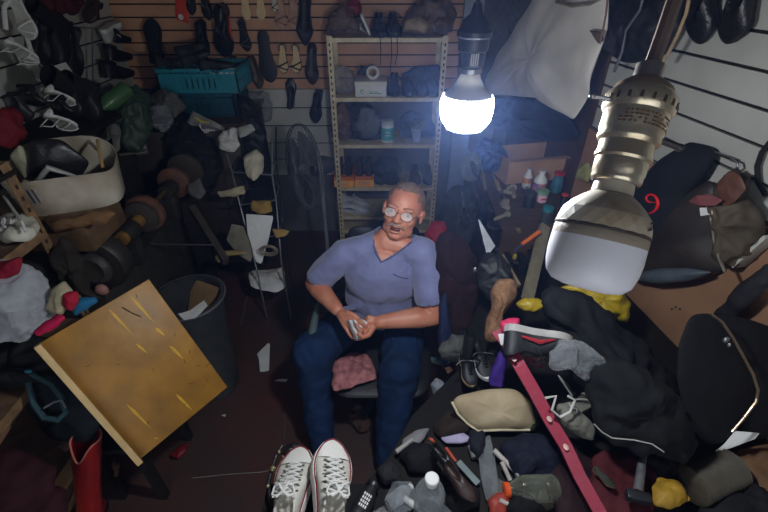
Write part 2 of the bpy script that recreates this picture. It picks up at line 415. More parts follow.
B1 = AT(467, 103, .75); bz = AT(467, 137, .75).z; sz = AT(473, 66, .75).z
bulb('lit white bulb hanging in front of the metal rack', B1.x, B1.y, sz, sz-bz, .047, True)
t = thing('lamp_holder', 'dark bakelite lamp holder gripping the lit bulb', 'lamp holder', (B1.x, B1.y, sz))
MB().lathe([(.016, -.002), (.018, 0), (.018, .006), (.0205, .008), (.022, .03), (.025, .032), (.026, .05), (.029, .053), (.029, .06), (.024, .066), (.022, .075), (.010, .085), (.006, .1)], n=32).build('shell', M((46, 50, 62), .35), t)
MB().lathe([(.0165, -.004), (.019, -.003), (.019, .004), (.0165, .006)], n=32).build('rim', STEEL, t)
mb = MB()
for i in range(4): mb.box((-.006+i*.0035, -.0268, .012), (-.0045+i*.0035, -.022, .030))
mb.build('printed_label', WHITE, t, smooth=False)
MB().tube([(0, 0, .09), (.004, .003, .2), (-.004, .0, .4), (0, 0, 2.75-sz)], .0035).build('cord', M((60, 52, 46), .6), t)
J2 = AT(614.5, 184, .447); T2 = AT(652, 64, .438); E2 = AT(584, 289, .457); A2_ = (T2-J2).normalized(); A3_ = (J2-E2).normalized(); B2 = J2
def axf(o_, ax_): z_ = ax_.normalized(); x_ = V((0, 1, 0)).cross(z_).normalized(); m_ = Matrix((x_, z_.cross(x_), z_)).transposed().to_4x4(); m_.translation = o_; return m_
bulb('large unlit bulb with faceted shoulder, hanging close in front on the right', 0, 0, 0, (J2-E2).length+.003, .0470, False, axf(E2, A3_))
t = thing('lamp_holder', 'tarnished brass lamp holder with a printed band, holding the large unlit bulb', 'lamp holder', mtx=axf(J2, A2_) @ Matrix.Diagonal((.91, .91, .81, 1)))
brass = M((240, 230, 204), .27, .8, c2=(206, 184, 146), scale=26, bump=.06)
MB().lathe([(.024, 0), (.0265, .002), (.0275, .006), (.0275, .012), (.0285, .014), (.0285, .03), (.031, .033), (.031, .036), (.0295, .04), (.0295, .052), (.0325, .055), (.034, .058), (.033, .064), (.0345, .068), (.0345, .088), (.0345, .092), (.038, .096), (.0385, .104), (.0385, .112), (.033, .120)], n=48, cap=False).build('shell', brass, t)
MB().lathe([(.033, .120), (.030, .127), (.020, .136), (.0155, .139)], n=48, cap=False).build('cap', M((168, 142, 104), .4, .5, bump=.1), t)
MB().lathe([(.0155, .137), (.0155, .156), (.012, .157)], n=32).build('neck', M((190, 182, 170), .3, .9), t)
mb = MB()
for k in range(20):
    a = 2*math.pi*k/20; mb.box((-.0016, .0376, .099), (.0016, .0392, .107), Matrix.Rotation(a, 4, 'Z'))
mb.build('vents', M((92, 74, 52), .5, .5), t, smooth=False)
mb = MB(); rr = random.Random(3)
for row in range(4):
    for k in range(15):
        if rr.random() < .25: continue
        a = math.radians(-150+k*8+rr.random()*2); z = .084-row*.0045; w = .0012+rr.random()*.0012
        mb.box((-w, .0338, z), (w, .0348, z+.0022), Matrix.Rotation(a-math.pi/2, 4, 'Z'))
mb.build('printed_band', M((120, 84, 36), .5), t, smooth=False)
MB().tube([(.03, 0, .072), (.062, -.004, .070)], .0045).ball((.064, -.004, .07), .0055).build('switch_knob', M((60, 52, 46), .5), t)
MB().tube([(-.03, 0, .1), (-.056, .004, .098)], .003).ball((-.057, .004, .098), .004).build('terminal_screw', STEEL, t)
MB().tube([(0, 0, .155), (.002, .0, .2), (.004, .0, .3), (-.02, .0, .60), (-.10, 0, .92)], .0085).build('cord', M((104, 84, 70), .5), t)

# ================================================================== metal rack
crm = M((212, 196, 160), .5, c2=(178, 160, 124), scale=20, bump=.1)
RY = 3.02; py = PY(RY)
xl, xr = py(331, 100).x, py(440, 140).x; zs = [py(390, y).z for y in (38, 98, 145, 188, 217)]
rk = thing('metal_rack', 'cream painted metal rack with five shelves and punched corner posts', 'shelving', ((xl+xr)/2, RY, 0))
ox = (xl+xr)/2; hw = (xr-xl)/2; RD = .33
for sx in (-1, 1):
    for yy in (0, RD):
        mb = MB(); x0 = sx*hw; zt_ = zs[0]+.012
        mb.box((min(x0, x0-sx*.034), yy-(.001 if yy == 0 else 0), 0), (max(x0, x0-sx*.034), yy+.003, zt_)); mb.box((x0-.002, yy-(.03 if yy else 0), 0), (x0+.002, yy+(.03 if not yy else 0), zt_))
        mb.mat(1)
        if yy == 0:
            z = .05
            while z < zt_-.03: mb.box((x0-sx*.014-.005, -.0025, z), (x0-sx*.014+.005, .0, z+.018)); z += .04
        mb.build('post', [crm, M((50, 42, 34), .8)], rk, smooth=False)
for i, z in enumerate(zs+[.25]):
    MB().box((-hw+.003, .004, z-.004), (hw-.003, RD-.002, z)).box((-hw+.003, .002, z-.026), (hw-.003, .006, z-.004)).box((-hw+.003, RD-.006, z-.026), (hw-.003, RD-.002, z-.004)).build('shelf', crm, rk, smooth=False)
def rackp(i, off=.10): return PY(RY+off)
# ================================================================== fan
fc = AT(302, 168, 2.55)
fd = V((-.80, -.52, .10)).normalized()
fan = thing('pedestal_fan', 'black pedestal fan with round wire guard facing left, beside the rack', 'fan', (fc.x+.12, fc.y+.09, 0))
def loc(p): return V(p)-fan.location
hub = loc(fc); m = frame(hub, fd, (0, 0, 1)) @ Matrix.Rotation(math.radians(-90), 4, 'X')   # local z = facing
FR = .255
gm = M((84, 84, 88), .4, .3)
for nm, z0, dz in (('front_guard', .0, .055), ('rear_guard', -.015, -.06)):
    mb = MB()
    for r in (FR, FR*.7, FR*.4, FR*.16):
        zz = z0+dz*(1-(r/FR)**2); mb.tube([m @ V((r*math.cos(a), r*math.sin(a), zz)) for a in [2*math.pi*k/36 for k in range(36)]], .004 if r == FR else .0018, 6, closed=True)
    for k in range(44):
        a = 2*math.pi*k/44
        mb.tube([m @ V((r*math.cos(a+.25*r/FR), r*math.sin(a+.25*r/FR), z0+dz*(1-(r/FR)**2))) for r in (FR*.12, FR*.4, FR*.7, FR*.9, FR)], .0013, 4)
    mb.build(nm, gm, fan)
MB().lathe([(0, .06), (.035, .058), (.04, .05)], m).build('badge', M((90, 90, 94), .4), fan)
for k in range(3):
    mb = MB(); a0 = 2*math.pi*k/3; g = []
    for r in (.04, .09, .14, .19, .225):
        w = .32+.35*math.sin(r*10); g.append([m @ V((r*math.cos(a0+w*s), r*math.sin(a0+w*s), .018*s-.005)) for s in (-1, -.5, 0, .5, 1)])
    vs = [[mb.bm.verts.new(p) for p in row] for row in g]
    for A, B in zip(vs, vs[1:]):
        for i in range(4): mb.bm.faces.new((A[i], A[i+1], B[i+1], B[i]))
    mb.build('blade', M((92, 92, 96), .35), fan, solid=.003)
MB().lathe([(.05, -.06), (.062, -.08), (.06, -.15), (.045, -.2), (.0, -.21)], m).build('motor', M((52, 52, 56), .4), fan)
mp_ = m @ V((0, 0, -.12))
MB().tube([mp_, (mp_.x, mp_.y, mp_.z-.12)], .02).tube([(mp_.x, mp_.y, mp_.z-.1), (mp_.x, mp_.y, .04)], .013, 12).build('pole', M((120, 128, 132), .4, .3), fan)
MB().lathe([(.2, 0), (.2, .015), (.12, .035), (.03, .05)], Matrix.Translation((mp_.x, mp_.y, 0))).build('base', M((60, 60, 62), .5), fan)
fan_pole = V((mp_.x, mp_.y, 0))+fan.location

# ================================================================== office chair
BLOOM_HAZE = MB().box((-2.35, -1.6, -.15), (2.4, 3.7, 2.95)).build('bloom_haze', bpy.data.materials.new('bloom_haze')); hz = BLOOM_HAZE.data.materials[0]; hz.use_nodes = True  # scatter volume added to imitate the lens bloom of the lit bulb
hz.node_tree.nodes.remove(hz.node_tree.nodes['Principled BSDF']); vsn = hz.node_tree.nodes.new('ShaderNodeVolumeScatter'); vsn.inputs['Color'].default_value = (.30, .46, 1, 1); vsn.inputs['Density'].default_value = .016; vsn.inputs['Anisotropy'].default_value = .72
hz.node_tree.links.new(vsn.outputs[0], hz.node_tree.nodes['Material Output'].inputs['Volume']); tag(BLOOM_HAZE, 'thin bluish haze hanging in the air of the shop', 'bloom_haze', kind='stuff')
oc = thing('office_chair', 'old black office chair with grey green loop armrests under the seated man', 'chair', (0, 1.55, 0))
blk = M((30, 32, 34), .5); grn = M((84, 100, 102), .4, var=.1)
puff_mb([V((x, y-1.55, .41)) for x, y in ((-.23, 1.24), (.20, 1.24), (.25, 1.4), (.24, 1.9), (-.26, 1.9), (-.27, 1.4))], (0, 0, 1), .045, back=.8, amp=.003).build('seat', blk, oc, sub=1)
puff_mb([V((x, .47+.06*z, z)) for x, z in ((-.2, .56), (.2, .56), (.23, .7), (.2, .86), (-.2, .86), (-.24, .7))], (0, -1, 0), .035, back=.8, amp=.003).build('backrest', blk, oc, sub=1)
MB().bar((0, .38, .40), (0, .53, .5), .05, .015).bar((0, .53, .48), (0, .55, .75), .05, .015).build('back_bracket', DARKM, oc)
for sx, cx in ((-1, -.0), (1, 0)):
    x = sx*.335-.01; y0 = -.02
    pts = [(x, y0-.13, .62), (x, y0-.16, .57), (x*.97, y0-.12, .47), (x*.85, y0-.06, .405), (x*.6, y0-.02, .392)]
    pts = [(x, y0+.16, .64)]+[(x, y0-.08, .645)]+pts
    MB().tube(pts, [.014, .022, .024, .024, .022, .018, .014], 10).build('armrest', grn, oc, sub=1)
MB().tube([(0, .05, .12), (0, .05, .37)], .025, 14).build('gas_column', DARKM, oc)
for k in range(5):
    a = 2*math.pi*k/5+.5; e = V((.26*math.cos(a), .05+.26*math.sin(a), .075))
    MB().bar((0, .05, .12), e, .045, .03).build('base_arm', blk, oc, bevel=.005)
    MB().tube([e+V((-.012, 0, -.045)), e+V((.012, 0, -.045))], .029, 14).tube([e+V((0, 0, -.04)), e], .008, 6).build('caster', RUB, oc)
o = puff('seat_cushion', PTS(333, 362, 352, 352, 370, 356, 378, 378, 350, 388, 332, 392), PZ(.475), .035, M((196, 128, 128), .9, c2=(120, 74, 76), scale=30), 'pink patterned cushion on the office chair seat between the man\'s legs', 'cushion', amp=.01)

# ================================================================== the man
skin = M((196, 132, 104), .5, c2=(178, 106, 80), scale=14, bump=.06)
HC = AT(403, 211.5, 1.87)
Fd = V((-.20, -.86, .34)).normalized(); Rt0 = Fd.cross(V((0, 0, 1))).normalized()     # Rt points to the man's right = image left
hm = frame(HC, Fd, (0.0, 0, 1)) @ Matrix.Rotation(math.radians(-10), 4, 'Y')
hm = hm @ Matrix.Scale(1.09, 4)
# head frame: x = his right? (y fwd, z up, x = fwd x up)
def h(x, y, z): return hm @ V((x, y, z))
hr = hm.to_3x3()
sR, sL = AT(344, 254, 1.96), AT(424, 253, 1.90)
eR, eL = AT(314, 283, 2.08), AT(433, 316, 1.91)
wR, wL = AT(337, 309, 1.93), AT(379, 322, 1.88)
hipR, hipL = V((-.11, 1.74, .52)), V((.12, 1.74, .52))
kR, kL = AT(312, 352, 2.02), AT(400, 367, 1.96)
aR, aL = AT(322, 438, 2.14), AT(388, 456, 2.08)
nb = (sR+sL)/2+V((0.01, .02, .05)); ch = (sR+sL)/2+V((0, -.0, -.12)); belly = V((-.01, 1.63, .72))
mb = MB()
mb.cone(nb, .058, h(0, -.035, -.055), .056, 18)
mb.cone(sR, .05, nb, .052).cone(sL, .05, nb, .052)
mb.ball(ch, (.165, .11, .17), sub=3).ball(belly, (.165, .135, .19), sub=3).ball((hipR+hipL)/2, (.17, .13, .12), sub=3)
for s_, e_, w_ in ((sR, eR, wR), (sL, eL, wL)):
    mb.cone(s_, .055, e_, .045, 18); mid = e_.lerp(w_, .28)+V((0, 0, .002)); mb.cone(e_, .045, mid, .049, 18); mb.cone(mid, .049, w_, .031, 18)
for h_, k_, a_ in ((hipR, kR, aR), (hipL, kL, aL)): mb.cone(h_, .085, k_, .055).cone(k_, .055, a_, .035)
# head
mb.ball(h(0, -.012, .032), (.076, .096, .083), hr, 3)
mb.ball(h(0, .022, -.02), (.066, .066, .085), hr, 3)
mb.ball(h(0, .026, -.066), (.056, .056, .044), hr, 3)
mb.ball(h(0, .060, -.092), (.030, .022, .018), hr, 2)
mb.ball(h(0, .012, -.092), (.050, .046, .03), hr, 2)
for sx in (-1, 1):
    mb.ball(h(sx*.040, .060, -.022), (.024, .022, .022), hr)           # cheeks
    mb.ball(h(sx*.030, .076, .022), (.027, .012, .008), hr)            # brow
    mb.ball(h(sx*.012, .096, -.026), (.010, .012, .009), hr)           # nostril wings
    mb.ball(h(sx*.030, .072, .004), (.014, .010, .010), hr)            # eyelids
    mb.ball(h(sx*.079, -.012, -.004), (.009, .020, .032), hr)          # ears
    mb.ball(h(sx*.084, -.020, .006), (.007, .016, .020), hr)
    mb.ball(h(sx*.040, .022, -.070), (.024, .036, .026), hr)
mb.cone(h(0, .082, .012), .009, h(0, .104, -.020), .013)
mb.ball(h(0, .108, -.024), (.013, .012, .011), hr)
mb.ball(h(0, .086, -.046), (.030, .012, .010), hr)
mb.ball(h(0, .086, -.073), (.022, .010, .0055), hr)
# hands
def hand(w, knuck, side, tips, thumb, pal=.030):
    """w wrist, knuck list of 4 knuckle points, tips list of (mid, tip) per finger, thumb points"""
    for k in knuck: mb.cone(w.lerp(k, .15), .018, k, .0125)
    for k, (m1, m2, t1) in zip(knuck, tips): mb.cone(k, .0105, m1, .0098, 10).cone(m1, .0098, m2, .009, 10).cone(m2, .009, t1, .0078, 10)
    a, b, c, d = thumb; mb.cone(a, .016, b, .0135, 10).cone(b, .0125, c, .011, 10).cone(c, .011, d, .009, 10)
IT = AT(357, 327, 1.86)                              # the piece he works on
def q(px_, py_, d): return AT(px_, py_, d)
knR = [q(345, 326, 1.885), q(349.5, 325, 1.87), q(353, 322, 1.865), q(356, 318.5, 1.87)]
tpR = [(q(349, 333, 1.88), q(352, 337, 1.885), q(355, 339, 1.89)), (q(353, 332, 1.855), q(357, 335, 1.86), q(360, 336, 1.87)),
       (q(358, 328, 1.845), q(361, 330, 1.85), q(364, 331, 1.86)), (q(361, 322, 1.85), q(364, 325, 1.85), q(366, 327, 1.86))]
hand(wR, knR, 1, tpR, (q(341, 314, 1.90), q(348, 313, 1.88), q(354, 315, 1.87), q(359, 319, 1.865)))
knL = [q(367, 331, 1.885), q(368, 326, 1.875), q(368, 321.5, 1.87), q(369, 317.5, 1.875)]
tpL = [(q(362, 338, 1.885), q(357, 339, 1.885), q(353.5, 337, 1.88)), (q(361, 334, 1.895), q(355, 335, 1.90), q(351, 333, 1.895)),
       (q(361, 328, 1.905), q(355, 329, 1.91), q(351, 328, 1.905)), (q(363, 321, 1.905), q(358, 322, 1.91), q(354, 321, 1.905))]
hand(wL, knL, -1, tpL, (q(372, 329, 1.87), q(368, 335, 1.855), q(363, 337, 1.845), q(359, 334, 1.84)))
man = mb.build('person', skin, remesh=.0042, sm=3, smooth=180)
pb = V((0, 1.6, 0)); man.data.transform(Matrix.Translation(-pb)); man.location = pb
tag(man, 'seated grey-haired person in glasses, slate blue v-neck shirt and navy trousers, holding a small pad', 'person')
def mpart(mb, name, mat, **k):
    o = mb.build(name, mat, None, **k); o.data.transform(Matrix.Translation(-pb)); o.parent = man; return o
mb = MB(); mb.ball(h(0, -.018, .036), (.0805, .0965, .086), hr, 4)
hi = hm.inverted()
def keephair(c):
    l = hi @ c; fr = .045+.035*max(0, abs(l.x)-.035)/.04
    return l.z > (.090 if l.y > .02 and abs(l.x) < .05 else .062) - max(0, (.03-l.y))*1.0-max(0, abs(l.x)-.05)*.4
hair = M((140, 112, 90), .9, c2=(100, 78, 62), scale=60, bump=.5)
mpart(mb, 'hair', hair, keep=keephair)
mb = MB()
for sx in (-1, 1):
    for k in range(7): mb.cone(h(sx*(.004+k*.005), .099-.002*k, -.040-.0012*k*k*.3), .0035, h(sx*(.006+k*.0052), .098-.003*k, -.0485-.001*k), .002, 6)
mpart(mb, 'moustache', M((150, 128, 114), .9, bump=.5), remesh=.002, sm=1)
for sx in (-1, 1):
    mb = MB()
    for k in range(6): mb.ball(h(sx*(.014+k*.007), .089-.003*k, .026+.003*math.sin(k*.6)), (.006, .004, .0024), hr, 1)
    mpart(mb, 'eyebrow', M((140, 108, 90), .9))
mb = MB()
for sx in (-1, 1): mpart(MB().ball(h(sx*.031, .072, .003), .0108, sub=3), 'eye', M((60, 50, 46), .2, bump=0))
mb = MB(); mb.ball(h(0, .0885, -.0605), (.022, .008, .0075), hr, 2); mpart(mb, 'mouth', M((92, 36, 34), .5))
mb = MB()
for sx in (-1, 1):
    mb.tube([h(sx*.033+.023*math.cos(a), .100+.002*math.sin(a)-abs(.33*(.0)), .001+.018*math.sin(a)) for a in [2*math.pi*k/20 for k in range(20)]], .0013, 6, closed=True)
    mb.tube([h(sx*.056, .098, .006), h(sx*.078, .06, .008), h(sx*.084, .0, .006), h(sx*.083, -.03, -.012)], .0014, 6)
mb.tube([h(-.011, .101, .003), h(0, .105, .007), h(.011, .101, .003)], .0013, 6)
gl = mpart(mb, 'glasses', M((200, 188, 160), .25, .9))
mb = MB()
for sx in (-1, 1):
    R_ = [mb.bm.verts.new(h(sx*.033+.022*math.cos(a), .100, .001+.0172*math.sin(a))) for a in [2*math.pi*k/20 for k in range(20)]]; c_ = mb.bm.verts.new(h(sx*.033, .1035, .001))
    for i in range(20): mb.bm.faces.new((R_[i], R_[(i+1) % 20], c_))
o = mb.build('lenses', M((235, 238, 240), .06, alpha=.62, bump=0), None); o.data.transform(Matrix.Translation(-pb)); o.parent = gl  # pale, half-opaque colour imitates bright reflections on the glass
# shirt
shirtm = M((124, 127, 164), .9, c2=(104, 107, 142), scale=9, bump=.25, cloth=.3)
mb = MB()
mb.cone(nb+V((0, .01, -.012)), .085, ch, .10)
mb.cone(sR+V((0, 0, 0)), .068, nb+V((-.02, .01, -.015)), .07, 20).cone(sL, .069, nb+V((.02, .01, -.015)), .07, 20)
mb.ball(ch, (.185, .128, .18), sub=3).ball(belly, (.19, .155, .20), sub=3).ball(belly+V((0, .05, -.12)), (.20, .15, .10), sub=3)
mb.cone(sR, .068, sR.lerp(eR, .78), .070, 20).cone(sL, .069, sL.lerp(eL, .70), .073, 20)
for i in range(9):                                    # cloth folds
    a = V((random.uniform(-.12, .12), 0, 0))+belly+V((0, -.12, random.uniform(-.08, .16))); mb.cone(a, .012, a+V((random.uniform(-.09, .09), .02, random.uniform(-.05, .08))), .016, 8)
dirR, dirL = (eR-sR).normalized(), (eL-sL).normalized(); cutR, cutL = sR.lerp(eR, .80), sL.lerp(eL, .76)
vtop = nb+V((0, 0, .03)); vbot = AT(380, 262, 1.83)
fa = (PD(1.85))
def keepshirt(c):
    if (c-cutR).dot(dirR) > .012 and (c-cutR).length < .13: return False
    if (c-cutL).dot(dirL) > .012 and (c-cutL).length < .13: return False
    r = c-EYE; d = r.dot(V((0, CS, -SN))); x = r.x/d*F+384; y = 256-(r.dot(V((0, SN, CS))))/d*F
    if c.y < nb.y+.04 and 200 < y < 262:
        u_ = (262-y)/40; xl_ = 381-8*min(1, u_*2.2); xr_ = 381+min(30, u_*66)
        if xl_ < x < xr_: return False
    l_ = (c-nb).dot((HC-nb).normalized()); rd = ((c-nb)-(HC-nb).normalized()*l_).length
    if l_ > .042 and rd < .10: return False
    return True
sh = mpart(mb, 'shirt', shirtm, remesh=.0065, sm=6, smooth=180, keep=keepshirt)
crease(sh.data, .007, 6)
kk = sh.modifiers.new('t', 'SOLIDIFY'); kk.thickness = .004; kk.offset = -1
import mathutils
bvs = mathutils.bvhtree.BVHTree.FromPolygons([v.co+pb for v in sh.data.vertices], [tuple(p.vertices) for p in sh.data.polygons])
bvb = mathutils.bvhtree.BVHTree.FromPolygons([v.co+pb for v in man.data.vertices], [tuple(p.vertices) for p in man.data.polygons])
def onS(x, y, off=.002):
    r = ray(x, y).normalized(); hs_ = [h__ for h__ in (bvs.ray_cast(EYE, r), bvb.ray_cast(EYE, r)) if h__[0]]
    if hs_: onS.last = min(hs_, key=lambda q_: q_[3])[0]
    return onS.last-r*off
o = mpart(MB().tube([onS(x, y) for x, y in ((373.5, 240), (373.5, 245), (376.5, 254), (381, 262), (388, 259), (396, 254), (404, 248), (411, 242))], .0045, 6), 'collar', M((84, 88, 122), .9))
o = mpart(MB().tube([onS(x, y, .0005) for x, y in ((393, 274), (398, 276.5), (403, 278), (408, 278.5))], .0022, 6), 'pocket_edge', M((56, 60, 90), .9))
# trousers
trm = M((20, 46, 84), .85, c2=(13, 32, 60), scale=8, bump=.25)
mb = MB(); mb.ball((hipR+hipL)/2+V((0, 0, .0)), (.205, .15, .12), sub=3)
for h_, k_, a_ in ((hipR, kR, aR), (hipL, kL, aL)):
    mb.cone(h_, .118, k_, .096, 20); d_ = (a_-k_); mb.cone(k_, .096, k_+d_*.5+V((0, .01, 0)), .082, 20).cone(k_+d_*.5+V((0, .01, 0)), .082, a_+d_*.02, .070, 20)
    for i in range(5):
        t_ = .2+.17*i; p_ = k_+d_*t_+V((0, -.055, 0)); mb.cone(p_+V((-.05, .01, .02)), .011, p_+V((.05, .012, -.01)), .014, 8)
    for i in range(4):
        p_ = h_.lerp(k_, .5+.12*i)+V((0, -.01, .082)); mb.cone(p_+V((-.05, .02, -.03)), .010, p_+V((.05, -.03, -.02)), .012, 8)
tr = mpart(mb, 'trousers', trm, remesh=.008, sm=5, smooth=180, keep=lambda c: c.z > .085)
crease(tr.data, .010, 7)
for a_, k_, lb in ((aR, kR, 1), (aL, kL, 2)):
    o = shoe('dress', 'x', V((a_.x-.01*(3-2*lb), a_.y-.07, .014)), (-.25 if lb == 1 else .12, -1, 0), (0, 0, 1), L=.28, mat=BLACK)
    for c_ in list(o.children): 
        c_.parent = None; c_.data.transform(Matrix.Translation(-pb) @ o.matrix_world @ Matrix.Identity(4))
        c_.name = 'shoe_'+c_.name.split('.')[0]; c_.parent = man
    mw = frame(V((a_.x-.01*(3-2*lb), a_.y-.07, .014)), (-.25 if lb == 1 else .12, -1, 0), (0, 0, 1))
    bpy.data.objects.remove(o)
# the scrap he works on: a small striped shoe pad
t = thing('shoe_pad', 'small grey and white striped shoe pad held in the man\'s hands', 'shoe pad', mtx=Matrix.Translation(IT))
g = [AT(x, y, 1.862)-IT for x, y in ((348, 320), (362, 319), (368, 322), (364, 332), (356, 341), (352, 333))]
puff_mb(g, V((0, -.7, .7)), .012, back=.8, amp=.002, rnd=0).build('pad', WHITE, t, sub=1)
mb = MB(); mb.tube([AT(348, 320, 1.85)-IT, AT(352, 330, 1.84)-IT, AT(357, 340, 1.85)-IT], .004, 6).tube([AT(353, 320, 1.848)-IT, AT(357, 328, 1.838)-IT, AT(361, 336, 1.845)-IT], .003, 6)
mb.build('stitching', M((110, 112, 118), .7), t)

# ================================================================== light
w = bpy.data.worlds.new('daylight'); SC.world = w; w.use_nodes = True
w.node_tree.nodes['Background'].inputs[0].default_value = (.80, .86, .95, 1); w.node_tree.nodes['Background'].inputs[1].default_value = 1.7
vs = SC.view_settings; vs.view_transform = 'Standard'; vs.look = 'None'; vs.gamma = 1; vs.exposure = 0; vs.use_curve_mapping = False
SC.cycles.use_denoising = True; SC.cycles.max_bounces = 6; SC.cycles.transparent_max_bounces = 12
SC.cycles.sample_clamp_indirect = 4
# ================================================================== support furniture
wood = M((86, 62, 42), .6, c2=(50, 36, 26), scale=6, stretch=(1, 8, 1)); dkw = M((30, 26, 22), .75, c2=(18, 16, 15), scale=6)
olw = M((104, 84, 56), .65, c2=(70, 56, 38), scale=8)
BT = .78
wb = thing('workbench', 'dark wooden workbench along the right wall, buried under shoes, bags and bottles', 'workbench', (.6, 1.2, 0))
pts = [(-.36, .15), (1.40, .15), (1.02, 2.55), (.43, 2.55), (.31, 1.12), (.10, .90), (.02, .75), (-.06, .66), (-.36, .66)]
MB().prism([(x-.6, y-1.2, BT-.035) for x, y in pts], (0, 0, .035)).build('worktop', dkw, wb, bevel=.004)
for x, y in ((-.22, .23), (-.22, .52), (1.3, .25), (.38, 1.15), (.48, 2.45), (.95, 2.45)): MB().box((x-.63, y-1.23, 0), (x-.57, y-1.17, BT-.035)).build('leg', wood, wb)
MB().bar((.38-.6, 0, .3), (.48-.6, 1.22, .3), .03, .06).build('rail', wood, wb)
# raised tool shelf on the bench
ts = thing('tool_shelf', 'low dark wooden tool shelf on the far end of the workbench', 'shelf', (.78, 2.15, BT))
u = RN*-1
MB().box((-.20, -.38, .235), (.20, .40, .255)).build('top_board', wood, ts)
for y in (-.36, .37): MB().box((-.19, y-.01, 0), (.19, y+.01, .235)).build('side_panel', wood, ts)
MB().box((.18, -.35, 0), (.195, .36, .235)).build('back_panel', dkw, ts)
TS = BT+.255
# stand for crates
cs = thing('storage_cabinet', 'tall dark cabinet in the back left corner carrying the teal crates', 'cabinet', (-1.42, 3.08, 0))
MB().box((-.46, -.30, .06), (.46, .30, 1.20)).build('body', dkw, cs, bevel=.005)
MB().box((-.48, -.32, 1.20), (.48, .31, 1.225)).build('top_board', wood, cs)
for x in (-.23, .23):
    MB().box((x-.21, -.315, .1), (x+.21, -.301, 1.17)).build('door', M((56, 46, 38), .6), cs, bevel=.004)
    MB().tube([(x-.05, -.33, .6), (x+.05, -.33, .6)], .006).build('handle', DARKM, cs)
# ---- finishing machine with its shaft of brushes
mx = -1.27
fm = thing('finishing_machine', 'old dark shoe finishing machine with a long shaft of brush wheels', 'machine', (mx-.12, 2.0, 0))
def lf(x, y, z): return (x-fm.location.x, y-2.0, z)
MB().box(lf(-1.78, 1.50, .0), lf(-1.30, 2.62, .82)).box(lf(-1.78, 1.5, .82), lf(-1.62, 2.62, 1.12)).build('cabinet', M((46, 44, 38), .55, var=.4), fm, bevel=.015)
MB().tube([lf(mx, 1.50, 1.0), lf(mx, 2.68, 1.02)], .014, 12).build('shaft', M((130, 104, 62), .35, .8), fm)
for yy in (1.78, 2.25):
    MB().box(lf(mx-.26, yy-.03, .82), lf(mx+.03, yy+.03, .96)).tube([lf(mx, yy-.05, 1.0), lf(mx, yy+.05, 1.0)], .045, 16).build('bearing_block', M((60, 58, 54), .5, .5), fm, bevel=.006)
wd = M((112, 72, 50), .6, c2=(72, 48, 36), scale=30); wg = M((70, 62, 54), .85, scale=60, bump=.6)
for yy, r, wmat in ((1.92, .085, wg), (1.965, .10, wd), (2.34, .095, wd), (2.38, .08, wg), (2.52, .11, wg), (2.56, .085, wd)):
    MB().lathe([(.014, -.022), (.03, -.024), (r*.8, -.022), (r, -.014), (r*1.01, 0), (r, .014), (r*.8, .022), (.014, .024)], Matrix.Translation(lf(mx, yy, 1.005)) @ Matrix.Rotation(math.pi/2, 4, 'X'), n=36).build('brush_wheel', wmat, fm)
MB().tube([lf(mx, 1.70, 1.0), lf(mx, 1.89, 1.003)], .034, 16).build('spacer', M((150, 112, 56), .5, .3), fm)
MB().lathe([(.02, -.05), (.125, -.045), (.135, -.03), (.135, .03), (.125, .045), (.02, .05)], Matrix.Translation(lf(mx-.02, 1.55, .99)) @ Matrix.Rotation(math.pi/2, 4, 'X'), n=36).build('fan_housing', M((58, 52, 48), .5, .4), fm)
MB().lathe([(.06, -.02), (.085, -.014), (.085, .0), (.06, .01), (.03, .0)], Matrix.Translation(lf(mx-.02, 1.48, .99)) @ Matrix.Rotation(math.pi/2, 4, 'X'), n=36).build('inlet_ring', M((120, 116, 110), .35, .8), fm)
MB().ball(lf(-1.26, 1.45, .90), (.03, .02, .03)).build('knob', M((170, 120, 110), .5), fm)
MB().bar(lf(-1.5, 2.5, 1.12), lf(-1.62, 2.75, 1.42), .07, .05).bar(lf(-1.70, 1.7, 1.15), lf(-1.56, 2.75, 1.38), .09, .06).build('arm', M((96, 98, 90), .6), fm, bevel=.01)
# ---- left rack of slotted angle
sl = thing('angle_rack', 'slotted angle rack at the left edge with boards for shelves', 'rack', (-1.55, 1.05, 0))
def lr(x, y, z): return (x+1.55, y-1.05, z)
am = M((150, 118, 84), .55, .2, c2=(104, 80, 58), scale=24)
for x, y in ((-1.28, 1.355), (-1.82, 1.355), (-1.28, .55), (-1.82, .55)):
    zt_ = 1.545; mb = MB(); sx = -1 if x > -1.5 else 1; sy = -1 if y > 1 else 1
    mb.box(lr(min(x, x+sx*.04), y-.0015, 0), lr(max(x, x+sx*.04), y+.0015, zt_)).box(lr(x-.0015, min(y, y+sy*.04), 0), lr(x+.0015, max(y, y+sy*.04), zt_)); mb.mat(1)
    z = .1
    while z < 1.5: mb.box(lr(x-.003, y+sy*.02-.005, z), lr(x+.003, y+sy*.02+.005, z+.016)); z += .045
    mb.build('post', [am, M((48, 38, 30), .8)], sl, smooth=False)
for z in (1.28, .84, .3):
    for x in (-1.28, -1.82): MB().box(lr(x-.003, .55, z-.035), lr(x+.002, 1.355, z+.005)).build('crossbar', am, sl, smooth=False)
    MB().box(lr(-1.82, .55, z-.02), lr(-1.29, 1.33, z)).build('shelf_board', M((120, 92, 70), .6, c2=(88, 66, 50)), sl, smooth=False)
MB().box(lr(-1.82, .80, 1.50), lr(-1.27, 1.36, 1.515)).build('top_board', dkw, sl)
